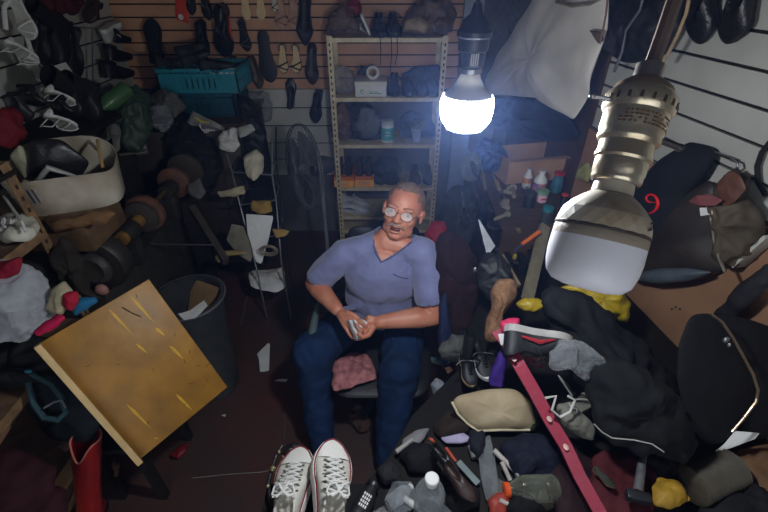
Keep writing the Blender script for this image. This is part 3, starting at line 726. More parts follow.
# ---- yellow tray leaning on the rack
A, B, C, D_ = AT(35, 350, 1.35), AT(147, 277, 1.60), AT(222, 380, 1.715), AT(145, 470, 1.565)
e1 = (D_-A+C-B)/2; e2 = (B-A+C-D_)/2; h_, w_ = e1.length, e2.length; e1.normalize(); e2 = (e2-e1*e2.dot(e1)).normalized(); nn = e2.cross(e1)
if nn.dot(EYE-A) < 0: nn = -nn
cc = (A+B+C+D_)/4
mt = Matrix((e2, -e1, nn)).transposed().to_4x4()
if mt.determinant() < 0: mt = Matrix((-e2, -e1, nn)).transposed().to_4x4(); fl_ = -1
else: fl_ = 1
mt.translation = cc
tr_ = thing('wooden_tray', 'worn yellow wooden tray with a raised pale edge, leaning upright beside the aisle', 'tray', mtx=mt)
yel = M((160, 112, 34), .5, c2=(124, 86, 28), scale=9, bump=.15); X0 = w_/2; Y0 = h_/2
MB().box((-X0, -Y0, -.022), (X0, Y0, -.006)).build('base', yel, tr_, bevel=.003)
MB().box((min(-fl_*X0, -fl_*X0+fl_*.02), -Y0, -.006), (max(-fl_*X0, -fl_*X0+fl_*.02), Y0, .035)).build('raised_edge', M((196, 164, 112), .6, var=.15), tr_, bevel=.002)
mb = MB(); rr = random.Random(5)
for sx, x0 in enumerate((-.10, .035, .12)):
    y = Y0*.92
    while y > -Y0*.9:
        l = min(.04+rr.random()*.10, y+Y0*.93); w = .0035+rr.random()*.004; dx = rr.uniform(-.006, .006)
        if rr.random() < .75:
            MB().prism([(fl_*x0+dx+a_*w*b_+.01*(q_-.5), y-l*q_, -.0062) for a_, b_, q_ in ((-1, .3, 0), (-1, 1.2, .3), (-1, .8, .7), (-1, .1, 1), (1, .1, 1), (1, 1, .6), (1, 1.3, .25), (1, .2, 0))], (0, 0, .0012)).build('paint_streak', M((206, 158, 30), .45, c2=(186, 140, 44), scale=40), tr_, smooth=False)
        y -= l+.01+rr.random()*.05
mb = MB()
for k in range(16):
    x, y = rr.uniform(-X0*.8, X0*.9), rr.uniform(-Y0*.8, Y0*.9); a = rr.uniform(0, 3); l = rr.uniform(.006, .02)
    mb.tube([(x, y, -.0055), (x+l*math.cos(a), y+l*math.sin(a), -.0055)], .0012, 4)
mb.tube([(.07*fl_, Y0*.86, -.0055), (.085*fl_, Y0*.72, -.0055), (.10*fl_, Y0*.62, -.0055)], .0028, 4)
mb.build('scratches', M((78, 52, 20), .8), tr_, smooth=False)
st = thing('wooden_stool', 'low dark wooden stool behind the yellow tray', 'stool', (-1.13, 1.12, 0))
MB().box((-.14, -.16, .42), (.10, .2, .45)).build('seat', dkw, st, bevel=.004)
for sx in (-.12, .08):
    for sy in (-.13, .17): MB().bar((sx, sy, 0), (sx, sy, .42), .035).build('leg', dkw, st)
# ---- bin with cardboard
bc = AT(188, 296, 2.15); bn = thing('waste_bin', 'round dark grey bin holding scraps, behind the yellow tray', 'bin', (bc.x, bc.y, 0)); bh = bc.z
MB().lathe([(.115, 0), (.12, .005), (.165, bh-.02), (.178, bh-.02), (.178, bh), (.160, bh), (.112, .02), (0, .02)], n=40).build('body', M((52, 54, 56), .5), bn)
MB().tube([(.18*math.cos(a), .18*math.sin(a), bh-.005) for a in [2*math.pi*k/40 for k in range(40)]], .006, 6, closed=True).build('rim', M((88, 88, 90), .5), bn)
MB().box((-.006, -.11, 0), (.006, .10, .22), Matrix.Translation((bc.x+.0, bc.y+.04, bh-.22)) @ Matrix.Rotation(math.radians(65), 4, 'Z') @ Matrix.Rotation(math.radians(28), 4, 'Y')).build('x', TAN)
o = bpy.data.objects['x']; o.name = 'cardboard_sheet'; center(o); tag(o, 'brown cardboard sheet standing in the dark bin', 'cardboard')
sheet('paper_scrap', PTS(178, 314, 190, 310, 204, 300, 208, 306, 196, 318, 184, 320), PZ(bh+.005), PAPER, 'crumpled white paper scrap on the rim of the dark bin', 'paper', amp=.01)
# ---- wire stand with papers
wc = AT(250, 190, 2.72)
ws = thing('wire_stand', 'black wire stand with pale rungs, left of the fan', 'stand', (wc.x, wc.y, 0))
def wl(px_, py_, d=2.72): return AT(px_, py_, d)-ws.location
L1 = [wl(224, 145), wl(232, 172), wl(240, 205), wl(249, 240), wl(255, 262)]; L2 = [wl(272, 138), wl(272, 175), wl(276, 200), wl(279, 235), wl(281, 260)]
wm = M((140, 142, 146), .35, .8)
for Lx in (L1, L2):
    MB().tube(Lx+[V((Lx[-1].x, Lx[-1].y, 0))], .006, 8).build('upright', wm, ws)
    MB().tube([p+V((-.02, .22, 0)) for p in Lx]+[V((Lx[-1].x-.02, Lx[-1].y+.22, 0))], .006, 8).build('rear_upright', DARKM, ws)
for i in (1, 2, 3):
    a, b = L1[i], L2[i]
    MB().tube([a, b], .005, 8).tube([a, a+V((-.02, .22, 0))], .004).tube([b, b+V((-.02, .22, 0))], .004).tube([a+V((-.02, .22, 0)), b+V((-.02, .22, 0))], .004).build('rung', wm, ws)
    MB().prism([a+V((.01, .01, .004)), b+V((-.01, .01, .004)), b+V((-.03, .21, .004)), a+V((-.01, .21, .004))], (0, 0, .004)).build('tray', M((30, 30, 32), .7), ws, smooth=False)
P272 = PD(2.68); P268 = PD(2.64)
sheet('paper_sheet', PTS(246, 214, 274, 216, 262, 264, 256, 262, 248, 236), PD(2.66), PAPER, 'white paper sheet hanging folded on the lower rungs of the wire stand', 'paper', amp=.02, fs=7)
sheet('card_sheet', PTS(232, 224, 243, 226, 254, 252, 250, 262, 240, 256, 226, 240), PD(2.70), M((126, 120, 104), .8), 'dull olive card sheet hanging left of the white paper sheet', 'card', amp=.01)
puff('white_purse', PTS(243, 158, 256, 148, 264, 156, 263, 172, 254, 182, 246, 174), PD(2.66), .04, M((182, 172, 150), .6), 'small cream pointed purse on the upper rung of the wire stand', 'purse', amp=.006)
puff('white_rag', PTS(219, 138, 226, 130, 238, 128, 241, 146, 234, 153, 222, 150), PD(2.62), .05, M((186, 184, 178), .8), 'bunched white rag at the top of the wire stand', 'rag', amp=.03, fs=14)
puff('cream_rag', PTS(217, 192, 230, 189, 245, 185, 246, 194, 232, 197, 220, 198), PD(2.66), .03, M((170, 160, 130), .8), 'rolled cream rag on the middle rung of the wire stand', 'rag', amp=.01)
puff('sponge', PTS(251, 201, 271, 200, 272, 212, 263, 214, 252, 212), PD(2.66), .035, M((150, 120, 62), .9, bump=.5), 'mustard coloured sponge block on the wire stand', 'sponge', amp=.003)
puff('paper_pack', PTS(248, 274, 262, 270, 284, 268, 286, 288, 276, 293, 262, 290, 250, 286), PZ(.28), .03, PAPER, 'white paper pack lying low at the foot of the wire stand', 'paper', amp=.02)
puff('leather_strip', PTS(214, 256, 226, 250, 246, 251, 248, 254, 228, 257, 218, 264), PD(2.6), .02, M((150, 130, 84), .7), 'thin tan leather strip curling off the wire stand', 'leather strip', amp=.003)
puff('tan_offcut', PTS(272, 229, 282, 229, 290, 231, 286, 236, 276, 238), PD(2.6), .015, M((160, 128, 70), .7), 'small tan leather offcut on the right of the wire stand', 'leather offcut', amp=.002)
mb = MB(); c0 = AT(269, 250, 2.58)
for k in range(3): mb.tube([c0+V(((.035+.01*k)*math.cos(a), -.004*k, (.022+.008*k)*math.sin(a))) for a in [2*math.pi*i/24 for i in range(24)]], .004, 6, closed=True)
lone(mb, 'wire_coil', M((150, 140, 120), .4, .5), 'small coil of pale wire on the lower rung of the wire stand', 'wire coil')
# ---- floor scraps
sheet('paper_scrap', PTS(257, 354, 268, 343, 270, 344, 269, 371, 260, 372, 259, 360), PZ(.012), PAPER, 'white paper scrap lying on the floor in the open aisle', 'paper', amp=.006)
sheet('paper_strip', PTS(274, 381, 280, 379, 288, 379, 286, 382), PZ(.006), PAPER, 'tiny white paper strip on the floor left of the man\'s knee', 'paper', amp=.002)
sheet('paper_bit', PTS(221, 415, 226, 414, 225, 417), PZ(.006), PAPER, 'tiny pale bit of paper on the floor near the tray\'s lower corner', 'paper', amp=.001)
mb = MB(); mb.tube([PZ(.004)(x, y) for x, y in ((192, 478), (230, 474), (262, 472), (285, 466))], .0025, 5); lone(mb, 'floor_string', M((120, 116, 108), .8), 'pale string lying across the floor at bottom', 'string')
struct('trim_8', MB().tube([PZ(.002)(x, y) for x, y in ((284, 440), (286, 410), (292, 385), (297, 330), (300, 305))], .003, 5).tube([PZ(.002)(x, y) for x, y in ((241, 325), (246, 300), (252, 285))], .006, 5), M((90, 84, 76), .8))

# ================================================================== back wall hangings
W = PY(3.392)
G = 'shoes hanging on the back wall'
TANS = M((206, 180, 138), .7, var=.1); RED = M((196, 52, 26), .6, var=.1)
o = sheet('orange_bag', PTS(175, 0, 190, -4, 189, 24, 176, 19), PY(3.38), RED, 'flat orange card bag hanging at the top of the tan slats', 'bag', th=.008)
mb = MB(); mb.lathe([(0, 0), (.018, 0), (.018, .003), (0, .003)], frame(PY(3.36)(181, 17), (0, 0, 1), (0, -1, 0)), n=18); x_ = mb.build('badge', WHITE); x_.data.transform(Matrix.Translation(-o.location)); x_.parent = o
shp('dress', 'black shoe hanging directly right of the orange bag', (194, -14), (193, 15), W, group=G, mat=BLACK, lift=.02)
shp('boot', 'black boot standing up against the left end of the tan slats', (161, 62), (157, 17), W, face='sole', mat=BLACK, lift=.02)
shp('dress', 'black shoe at the frame top, upper left of the red-lined one', (206, -12), (211, 20), W, mat=BLK2, lift=.03)
shp('sneaker', 'black sneaker hanging below the frame-top black shoe', (204, 18), (207, 56), W, mat=BLACK, lift=.04, lace=BLK2)
shp('sneaker', 'black sneaker with a red heel tab mark, hanging above the teal crates', (225, 2), (228, 56), W, mat=BLK2, lift=.03, lace=BLACK, accent=RED)
shp('sandal', 'dark grey strapped sandal hanging right of the red-marked sneaker', (242, 18), (249, 51), W, mat=M((70, 74, 74), .5), lift=.02)
for i, (x, lb) in enumerate(((248, 'beige insole at the top of the tan slats, left of its twin'), (262, 'beige insole at the top of the tan slats, right of its twin'))):
    shp('insole', lb, (x-3, -10), (x, 20), W, mat=TANS, group='pair of beige insoles', mirror=bool(i), lift=.01)
shp('sandal', 'narrow black thong sandal hanging beside the beige insoles', (275, -8), (276, 12), W, mat=BLACK, sole=BLK2, inner=M((190, 180, 160)), lift=.01)
for i, x in enumerate((281, 293)): shp('sandal', ('left' if i == 0 else 'right')+' one of the pink flat sandals hanging at the frame top', (x, -6), (x+1, 29), W, mat=M((150, 112, 96)), sole=M((168, 128, 108), .6), group='pair of pink sandals', mirror=bool(i), lift=.01)
shp('heel', 'pointed black court shoe hanging nearest the rack at the top', (307, -8), (306, 45), W, mat=BLACK, inner=None, lift=.03, heel=.01, name='court_shoe')
shp('insole', 'long black insole hanging left of the gold sandals', (263, 29), (272, 82), W, mat=BLACK, lift=.02)
for i, x in enumerate((284, 296)):
    shp('sandal', ('left' if i == 0 else 'right')+' one of the cream and black toe sandals on the tan slats', (x-1+i, 43), (x+.5, 73), W, mat=BLACK, sole=BLK2, inner=M((206, 178, 130), .6, var=.05), group='pair of cream toe sandals', mirror=bool(i), lift=.01)
shp('flat', 'dark brown slip-on hanging below the pointed court shoe', (313, 42), (313, 84), W, mat=M((44, 34, 30), .5), lift=.02)
shp('flat', 'small black slip-on with pointed toe, hanging on the white slats', (291, 108), (291, 77), W, mat=BLK2, lift=.02)
shp('dress', 'black shoe hanging at the corner of the rack on the white slats', (320, 88), (316, 122), W, mat=BLACK, lift=.03)
for i, x in enumerate((240, 257)): shp('flat', ('left' if i == 0 else 'right')+' one of the black flats with gold insoles on the tan slats', (x-6, 54), (x+4, 88), W, mat=M((66, 52, 34), .5), sole=M((150, 116, 60), .5), group='pair of black and gold flats', mirror=bool(i), lift=.02)
puff('clear_bag', PTS(246, 91, 256, 89, 268, 92, 273, 106, 271, 122, 258, 122, 248, 112), PY(3.37), .05, CLEARB, 'clear plastic bag hanging on the white slats', 'plastic bag', amp=.03, fs=10)
# crates
for lb, (x0, x1, yt, yb), zz in (('upper teal plastic crate, heaped with black shoes', (163, 240, 68, 92), 0), ('lower darker teal crate under the upper one', (150, 236, 92, 110), 1)):
    a, b = PY(2.95)(x0, yb), PY(2.95)(x1, yb); zt_ = PY(2.95)(x1, yt).z
    if zz: zlow = 1.226; 
    hh = (PY(2.95)(200, yt).z-PY(2.95)(200, yb).z); z0 = 1.226 if zz else 1.226+.155; hh = .15
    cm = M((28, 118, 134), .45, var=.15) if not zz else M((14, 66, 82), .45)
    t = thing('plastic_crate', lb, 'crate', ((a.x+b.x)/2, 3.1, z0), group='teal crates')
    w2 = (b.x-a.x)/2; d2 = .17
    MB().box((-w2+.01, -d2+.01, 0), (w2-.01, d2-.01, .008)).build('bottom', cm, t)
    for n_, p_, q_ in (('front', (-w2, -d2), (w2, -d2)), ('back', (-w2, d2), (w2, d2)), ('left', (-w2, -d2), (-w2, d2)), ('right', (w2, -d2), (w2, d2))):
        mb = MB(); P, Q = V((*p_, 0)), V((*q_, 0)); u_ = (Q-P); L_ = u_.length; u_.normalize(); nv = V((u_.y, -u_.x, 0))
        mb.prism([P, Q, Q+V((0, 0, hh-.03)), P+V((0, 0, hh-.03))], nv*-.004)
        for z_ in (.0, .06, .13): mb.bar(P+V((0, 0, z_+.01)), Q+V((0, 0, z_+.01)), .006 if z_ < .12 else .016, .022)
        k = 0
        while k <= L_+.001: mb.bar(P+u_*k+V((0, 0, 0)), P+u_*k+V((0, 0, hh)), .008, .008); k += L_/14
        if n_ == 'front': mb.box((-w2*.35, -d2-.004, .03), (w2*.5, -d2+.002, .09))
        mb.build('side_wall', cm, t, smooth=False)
CZ = PZ(1.55)
for i, (hx, hy, tx, ty, kd, lb) in enumerate(((156, 56, 188, 60, 'dress', 'black shoe at the left end of the teal crate heap'), (180, 56, 212, 50, 'dress', 'black shoe with white heel dot, middle of the teal crate heap'),
        (200, 58, 236, 62, 'dress', 'black shoe at the front right of the teal crate heap'), (176, 46, 208, 42, 'sneaker', 'black sneaker on top of the teal crate heap'))):
    shp(kd, lb, (hx, hy), (tx, ty), PY(2.97), face='side', mat=BLACK, group='black shoes heaped in the teal crate', lace=BLK2)
sheet('insole', PTS(204, 70, 220, 68, 236, 68, 237, 73, 222, 75, 212, 74), PY(2.94), M((196, 192, 180), .7), 'white insole lying on the front edge of the teal crate', 'insole', th=.006)

# ================================================================== things on the rack
def onrack(i, px, off=.1): return PY(RY+off)
R1 = PY(RY+.10)
z_ = zs
def rp_(px_, i, off=.1): p = PY(RY+off)(px_, 100); zc = z_[i]; 
def rx(px_, off, i):                                   # x at that shelf height for a pixel column
    yv = RY+off; za = yv*CS+(CAMZ-z_[i])*SN; return (px_-384)/F*za
puff('grey_bag', PTS(322, 34, 330, 14, 344, 2, 354, 12, 360, 32), PY(RY+.12), .08, M((110, 92, 92), .35, alpha=.85), 'greyish plastic bag at the left end of the rack top', 'plastic bag', amp=.04, back=.8)
puff('red_bag', PTS(338, 10, 346, 0, 360, 0, 362, 14, 352, 18), PY(RY+.2), .06, M((120, 30, 30), .5), 'dark red bag behind the greyish bag on the rack top', 'bag', amp=.03, back=.8)
shp('sneaker', 'black sneaker with white sole tipped on the rack top, beside the greyish bag', (362, 12), (372, 34), PY(RY+.1), face='side', mat=BLACK, sole=WHITE, W=.09)
for i, (x, lb) in enumerate(((380, 'black high sneaker with dangling laces, left of the pair on the rack top'), (394, 'black high sneaker with dangling laces, right of the pair on the rack top'))):
    p0 = V((rx(x, .16, 0), RY+.14, z_[0]+.002)); shoe('sneaker', lb, p0, (.05, -1, 0), (0, 0, 1), L=.27, mat=BLACK, sole=BLK2, lace=BLK2, H=.13, group='black high sneakers on the rack top')
for i, x in enumerate((380, 391, 397)):
    a = PY(RY-.02)(x, 34); mb = MB(); mb.tube([a+V((0, .05, .03)), a+V((0, -.0, .01)), a+V((.005, -.01, -.1)), a+V((0-.004*i, -.012, -.18-.05*(i % 2)))], .0032, 6)
    lone(mb, 'shoelace', BLACK, ('left', 'middle', 'right')[i]+' one of three black laces hanging over the rack top edge', 'shoelace', group='laces over the rack edge')
puff('brown_bag', PTS(400, 34, 404, 18, 420, 2, 440, -6, 456, 4, 455, 30, 440, 35, 420, 36), PY(RY+.14), .12, M((92, 70, 54), .55), 'large brown bag slumped on the right end of the rack top', 'bag', amp=.05, back=.6)
puff('tan_pouch', PTS(402, 32, 406, 20, 420, 16, 430, 24, 428, 34), PY(RY+.03), .05, M((140, 118, 90), .5), 'tan pouch in front of the large brown bag on the rack top', 'pouch', amp=.02, back=.8)
# shelf 2
puff('clear_bag', PTS(332, 92, 333, 68, 344, 64, 354, 72, 357, 92, 344, 95), PY(RY+.1), .07, CLEARB, 'crumpled clear plastic bag left of the white shoe box', 'plastic bag', amp=.04, back=.8)
t = thing('shoe_box', 'white shoe box with a green mark on the second shelf of the rack', 'box', (rx(371, .05, 1), RY+.11, z_[1]+.001)); bw = (rx(388, .03, 1)-rx(357, .03, 1))/2
MB().box((-bw, -.08, 0), (bw, .12, .085)).build('body', WHITE, t, bevel=.002)
MB().box((-bw-.003, -.083, .07), (bw+.003, .123, .10)).build('lid', M((206, 200, 192), .6, var=.06), t, bevel=.002)
mb = MB()
for r in (.012,): mb.tube([(-bw*.55+r*math.cos(a), -.0815, .035+r*math.sin(a)) for a in [2*math.pi*k/16 for k in range(14)]], .0028, 5)
mb.box((-.012, -.0825, .02), (bw*.7, -.0805, .024)).box((-.012, -.0825, .03), (bw*.5, -.0805, .033)); mb.build('printed_mark', M((50, 140, 100), .6), t, smooth=False)
lone(MB().lathe([(.026, 0), (.045, 0), (.045, .04), (.026, .04), (.026, 0)], frame((rx(373, .06, 1), RY+.13, z_[1]+.146), (0, 0, 1), (0, -1, .25)), n=28, cap=False), 'tape_roll', M((190, 184, 176), .5), 'white tape roll standing on the white shoe box', 'tape roll')
puff('black_pouch', PTS(357, 75, 360, 66, 368, 66, 369, 75), PY(RY+.14), .03, BLACK, 'black pouch on the shoe box, left of the tape roll', 'pouch', back=.8)
for i, (x, lb) in enumerate(((394, 'dark shoe beside the white shoe box on the second shelf'), (408, 'dark shoe in the middle of the second shelf, toe out'), (421, 'dark navy shoe with a white moon mark, toward the right of the second shelf'), (433, 'dark navy shoe at the right end of the second shelf'))):
    shoe('sneaker', lb, (rx(x, .15, 1), RY+.15, z_[1]+.002), (.04*i-.05, -1, 0), (0, 0, 1), L=.27, mat=M((30, 36, 56), .6), sole=BLK2, lace=BLACK, H=.12, group='dark shoes on the second shelf')
puff('navy_bag', PTS(400, 90, 402, 72, 420, 66, 440, 64, 444, 80, 440, 90, 420, 94), PY(RY+.24), .05, M((28, 40, 76), .5), 'navy bag at the back of the second shelf behind the dark shoes', 'bag', amp=.02, back=.5)
# shelf 3
puff('brown_pouch', PTS(331, 138, 332, 108, 342, 102, 350, 110, 352, 136, 342, 140), PY(RY+.1), .07, M((96, 70, 62), .6), 'dull brown pouch at the left end of the third shelf', 'pouch', amp=.03, back=.8)
puff('black_bag', PTS(344, 138, 346, 110, 358, 100, 372, 104, 382, 122, 384, 136, 364, 142), PY(RY+.16), .09, BLACK, 'black bag behind the crinkled film on the third shelf', 'bag', amp=.04, back=.6)
puff('clear_film', PTS(356, 128, 360, 108, 368, 106, 380, 120, 378, 132, 368, 136), PY(RY+.04), .04, CLEAR, 'crinkled clear film over the black bag on the third shelf', 'plastic film', amp=.03, fs=16)
t = thing('plastic_jar', 'white jar with a teal label and lid on the third shelf', 'jar', (rx(387.5, .08, 2), RY+.08, z_[2]+.001))
MB().lathe([(.044, 0), (.048, .006), (.048, .125), (.042, .135)], n=32).build('body', M((206, 214, 214), .4, var=.04), t)
MB().lathe([(.0486, .02), (.0486, .11)], n=32, cap=False).build('label_band', M((44, 144, 152), .5, c2=(90, 176, 178), scale=60), t)
MB().lathe([(.046, .133), (.046, .158), (.04, .162), (0, .162)], n=32).build('lid', M((190, 190, 190), .4), t)
mb = MB(); mb.box((-.02, -.0505, .055), (.02, -.0475, .062)).box((-.014, -.0505, .075), (.016, -.0475, .085)); mb.build('print', WHITE, t, smooth=False)
t = thing('paper_cup', 'pale cup with crumpled film on the right of the third shelf', 'cup', (rx(416, .08, 2), RY+.08, z_[2]+.001))
MB().lathe([(.03, 0), (.04, .10), (.042, .102), (.037, .1), (.028, .004), (0, .004)], n=28).build('body', M((150, 158, 190), .5), t)
puff_mb([V((x, 0, z)) for x, z in ((-.04, .09), (-.03, .14), (.03, .17), (.07, .15), (.04, .09))], (0, -1, 0), .03, amp=.03, back=1).build('film', CLEARB, t)
puff('navy_pouch', PTS(398, 138, 400, 116, 410, 110, 426, 114, 436, 124, 436, 140), PY(RY+.2), .06, M((34, 40, 64), .6), 'dark navy pouch behind the pale cup on the third shelf', 'pouch', amp=.03, back=.6)
# shelf 4
for i, (x0, x1, y0) in enumerate(((335, 354.5, 0), (355.5, 374, .01))):
    a, b = rx(x0, .06, 3), rx(x1, .06, 3); t = thing('orange_box', ('left' if i == 0 else 'right')+' one of two orange shoe boxes on the fourth shelf', 'box', ((a+b)/2, RY+.05+y0, z_[3]+.001), group='orange shoe boxes')
    w2 = (b-a)/2; om = M((255, 172, 44), .55, var=.08)
    MB().box((-w2, -.04, 0), (w2, .2, .078)).build('body', om, t, bevel=.002); MB().box((-w2-.001, -.043, .058), (w2+.001, .202, .086)).build('lid', M((206, 104, 20), .55, var=.08), t, bevel=.002)
    MB().box((-w2*.7, -.0415, .015), (w2*.5, -.0405, .045)).build('label_sticker', M((236, 190, 130), .6, c2=(200, 120, 50), scale=90), t)
    for k, dx in enumerate((-.24, .24)):
        shoe('dress', 'dark leather shoe on the %s orange box, %s' % (('left', 'right')[i], ('outer side' if k == i else 'inner side')), ((a+b)/2+dx*w2*2, RY+.14, z_[3]+.09), (0, -1, -.0), (0, 0, 1), L=.25, W=.07, mat=M((56, 44, 40), .4), heel=0, group='dark shoes on the orange boxes')
puff('black_sack', PTS(372, 186, 372, 164, 384, 155, 396, 156, 402, 170, 396, 184, 384, 190), PY(RY+.12), .08, BLACK, 'round black sack right of the orange boxes', 'bag', amp=.03, back=.7)
puff('clear_bag', PTS(397, 182, 398, 162, 406, 160, 408, 182), PY(RY+.08), .04, CLEARB, 'narrow clear bag right of the round black sack', 'plastic bag', amp=.03, fs=18)
for i, x in enumerate((415, 428)): shoe('dress', ('left' if i == 0 else 'right')+' olive brown shoe at the right end of the fourth shelf', (rx(x, .14, 3), RY+.14, z_[3]+.014), (0, -1, 0), (0, 0, 1), L=.26, mat=M((74, 66, 52), .5), group='olive brown shoes on the fourth shelf')
# shelf 5
for i, (yy, lb) in enumerate((( .09, 'white and blue sneaker lying sideways at the front of the fifth shelf'), (.2, 'white and blue sneaker behind its twin on the fifth shelf'))):
    a, b = rx(336, yy, 4), rx(371, yy, 4); shoe('sneaker', lb, ((a+b)/2, RY+yy, z_[4]+.001), (1, -.15, 0), (0, 0, 1), L=(b-a)*.97, W=.085, mat=M((190, 192, 202), .6), sole=M((170, 172, 184)), accent=M((40, 46, 96)), group='white and blue sneakers')
# ================================================================== left wall and left clutter
LP = PX(-1.84); GL = 'shoes hanging on the left wall'
OLV = M((96, 80, 44), .6); WSH = M((178, 176, 170), .55)
def lsh(kind, lb, h, t, x=-1.84, **k): 
    k.setdefault('face', 'side'); return shp(kind, lb, h, t, PX(x), **k)
tanl = M((120, 92, 52), .5)
lsh('flat', 'black flat with tan inside, left of the olive pair on the left wall', (35, 14), (41, 74), mat=BLACK, face='top', W=.12, sole=tanl)
lsh('flat', 'olive tan flat showing its inside, left wall beside the black one', (43, 10), (50, 62), mat=BLACK, face='top', W=.11, sole=OLV)
lsh('flat', 'dark flat with olive insole, middle of the left wall', (70, 26), (76, 78), mat=BLACK, face='top', W=.13, sole=OLV)
lsh('boot', 'black ankle boot on the left wall under the maroon cloth', (58, 20), (52, 70), mat=BLACK, W=.1)
puff('maroon_cloth', PTS(38, 0, 62, -8, 80, 0, 76, 14, 52, 16), PX(-1.78), .05, M((70, 24, 24), .8), 'dark maroon cloth hung at the frame top on the left wall', 'cloth', amp=.03)
lsh('dress', 'brown shoe hanging at the frame top beside the maroon cloth', (90, 2), (82, 24), mat=M((56, 38, 30), .5), W=.1)
lsh('sneaker', 'off-white trainer hanging on its hook near the corner of the left wall', (94, 30), (111, 20), mat=WSH, sole=WHITE, W=.09)
lsh('dress', 'black buckled shoe near the corner, upper one', (102, 30), (122, 40), mat=BLACK, accent=STEEL, W=.1)
lsh('dress', 'black buckled shoe near the corner, middle one', (98, 46), (124, 56), mat=BLK2, accent=STEEL, W=.1)
lsh('dress', 'black buckled shoe near the corner, lowest of the three', (96, 62), (126, 72), mat=BLACK, accent=STEEL, W=.1)
mb = MB(); a, b = PX(-1.80)(92, 28), PX(-1.80)(93, 82); mb.tube([a+V((-.08, 0, 0)), a, b, b+V((-.06, 0, 0))], .004, 6); lone(mb, 'wire_hook', STEEL, 'thin bright wire hook hanging between the shoes of the left wall', 'hook')
# white strappy sandals at the very left
for i, (h_, t_, x_, lb) in enumerate((((8, -6), (24, 40), -1.7, 'white strappy heeled sandal at the frame top on the far left'), ((0, 36), (26, 62), -1.66, 'white strappy heeled sandal below the frame-top one, far left'), ((20, 52), (44, 84), -1.66, 'white strappy sandal right of the far left pair'), ((40, 84), (62, 104), -1.5, 'small white sandal with thin straps among the dark shoes'), ((38, 108), (64, 128), -1.42, 'small white sandal with straps above the cut container'))):
    shp('sandal', lb, h_, t_, PX(x_), face='side', mat=WHITE, sole=WHITE, W=.085, heel=.03, inner=M((170, 168, 160)))
mb = MB(); mb.tube([PX(-1.68)(x, y) for x, y in ((6, 30), (4, 8), (12, -4), (22, 8), (24, 26), (30, 48), (40, 74))], .010, 8); lone(mb, 'white_strap', WHITE, 'long white strap looping down at the far upper left', 'strap')
mb = MB(); mb.tube([PX(-1.60)(x, y) for x, y in ((28, 46), (34, 58), (40, 70), (46, 80), (40, 92), (46, 104))], .007, 8); lone(mb, 'sandal_strap', WSH, 'pale thin strap hanging under the white sandals', 'strap')
sheet('white_card', PTS(48, 82, 52, 66, 66, 62, 73, 72, 60, 84), PX(-1.72), PAPER, 'pale card wedge showing between the dark shoes at left', 'card')
# heap of black boots and shoes on the machine's back ledge
for i, (h_, t_, x_, k_, lb) in enumerate((((68, 84), (66, 118), -1.56, 'boot', 'black boot above the white cut container, left of its twin'), ((84, 82), (86, 122), -1.56, 'boot', 'black boot above the white cut container, right of its twin'),
        ((10, 86), (30, 106), -1.5, 'dress', 'black shoe under the white sandals at the far left'), ((0, 92), (14, 122), -1.45, 'dress', 'black shoe cut by the frame edge above the red cloth'), ((44, 96), (58, 116), -1.5, 'dress', 'black shoe with bright eyelets beside the small white sandal'))):
    shp(k_, lb, h_, t_, PX(x_), face='side', mat=BLACK if i % 2 else BLK2, W=.1)
puff('red_cloth', PTS(-6, 110, 10, 106, 22, 116, 24, 140, 10, 150, -6, 146), PX(-1.42), .04, M((96, 18, 24), .8), 'dark red cloth at the frame edge above the white container', 'cloth', amp=.03)
# green boots / jug
puff('green_bag', PTS(120, 96, 136, 84, 150, 96, 150, 126, 140, 152, 124, 150, 116, 128), PD(2.45), .08, M((44, 62, 44), .6), 'dark green bag slumped beneath the teal crates', 'bag', amp=.04, back=1)
t = thing('green_bottle', 'green bottle with a silver cap lying on the dark green bag', 'bottle', mtx=frame(AT(98, 112, 2.25), (AT(128, 88, 2.35)-AT(98, 112, 2.25)), (0, -.3, 1)))
MB().lathe([(.012, 0), (.014, .03), (.04, .07), (.045, .09), (.045, .21), (.03, .22)], Matrix.Rotation(-math.pi/2, 4, 'X')).build('body', M((62, 96, 58), .3), t); MB().lathe([(.016, -.012), (.016, .014)], Matrix.Rotation(-math.pi/2, 4, 'X')).build('cap', STEEL, t)
shp('slipper', 'grey ribbed slipper standing beside the dark green bag', (117, 152), (115, 124), PD(2.2), mat=M((92, 90, 84), .8), sole=M((110, 106, 98)))
shp('insole', 'grey insole lying across the finishing machine', (118, 155), (148, 151), PZ(1.18), mat=M((104, 100, 92), .8))
puff('grey_rag', PTS(148, 96, 160, 90, 178, 94, 186, 106, 176, 118, 158, 116), PD(2.75), .06, M((84, 82, 76), .8), 'dull grey rag in front of the lower teal crate', 'rag', amp=.04, back=.8)
puff('clear_wrap', PTS(150, 112, 166, 104, 172, 120, 164, 132, 154, 128), PD(2.6), .05, CLEARB, 'crumpled clear wrap below the grey rag', 'plastic wrap', amp=.04, fs=14)
shp('sneaker', 'grey sneaker with a yellow mark under the teal crates', (196, 114), (228, 130), PD(2.72), face='side', mat=M((112, 112, 114), .6), sole=M((120, 118, 116)), accent=M((200, 180, 60)), W=.1)
puff('dark_bundle', PTS(166, 130, 184, 112, 204, 122, 216, 140, 222, 168, 210, 196, 190, 190, 172, 170), PD(2.85), .12, M((24, 24, 26), .8), 'dark bundle between the machine and the wire stand', 'bundle', amp=.06, back=.8)
puff('hanging_black_bag', PTS(236, 92, 250, 96, 262, 120, 268, 140, 262, 156, 246, 150, 238, 124), PD(2.95), .07, BLACK, 'black bag hanging below the crates beside the clear bag', 'bag', amp=.04, back=.6)
puff('grey_glove', PTS(236, 128, 252, 124, 256, 130, 246, 136, 240, 138), PD(2.6), .02, M((150, 148, 142), .7), 'small grey glove beside the bunched white rag', 'glove', amp=.01)
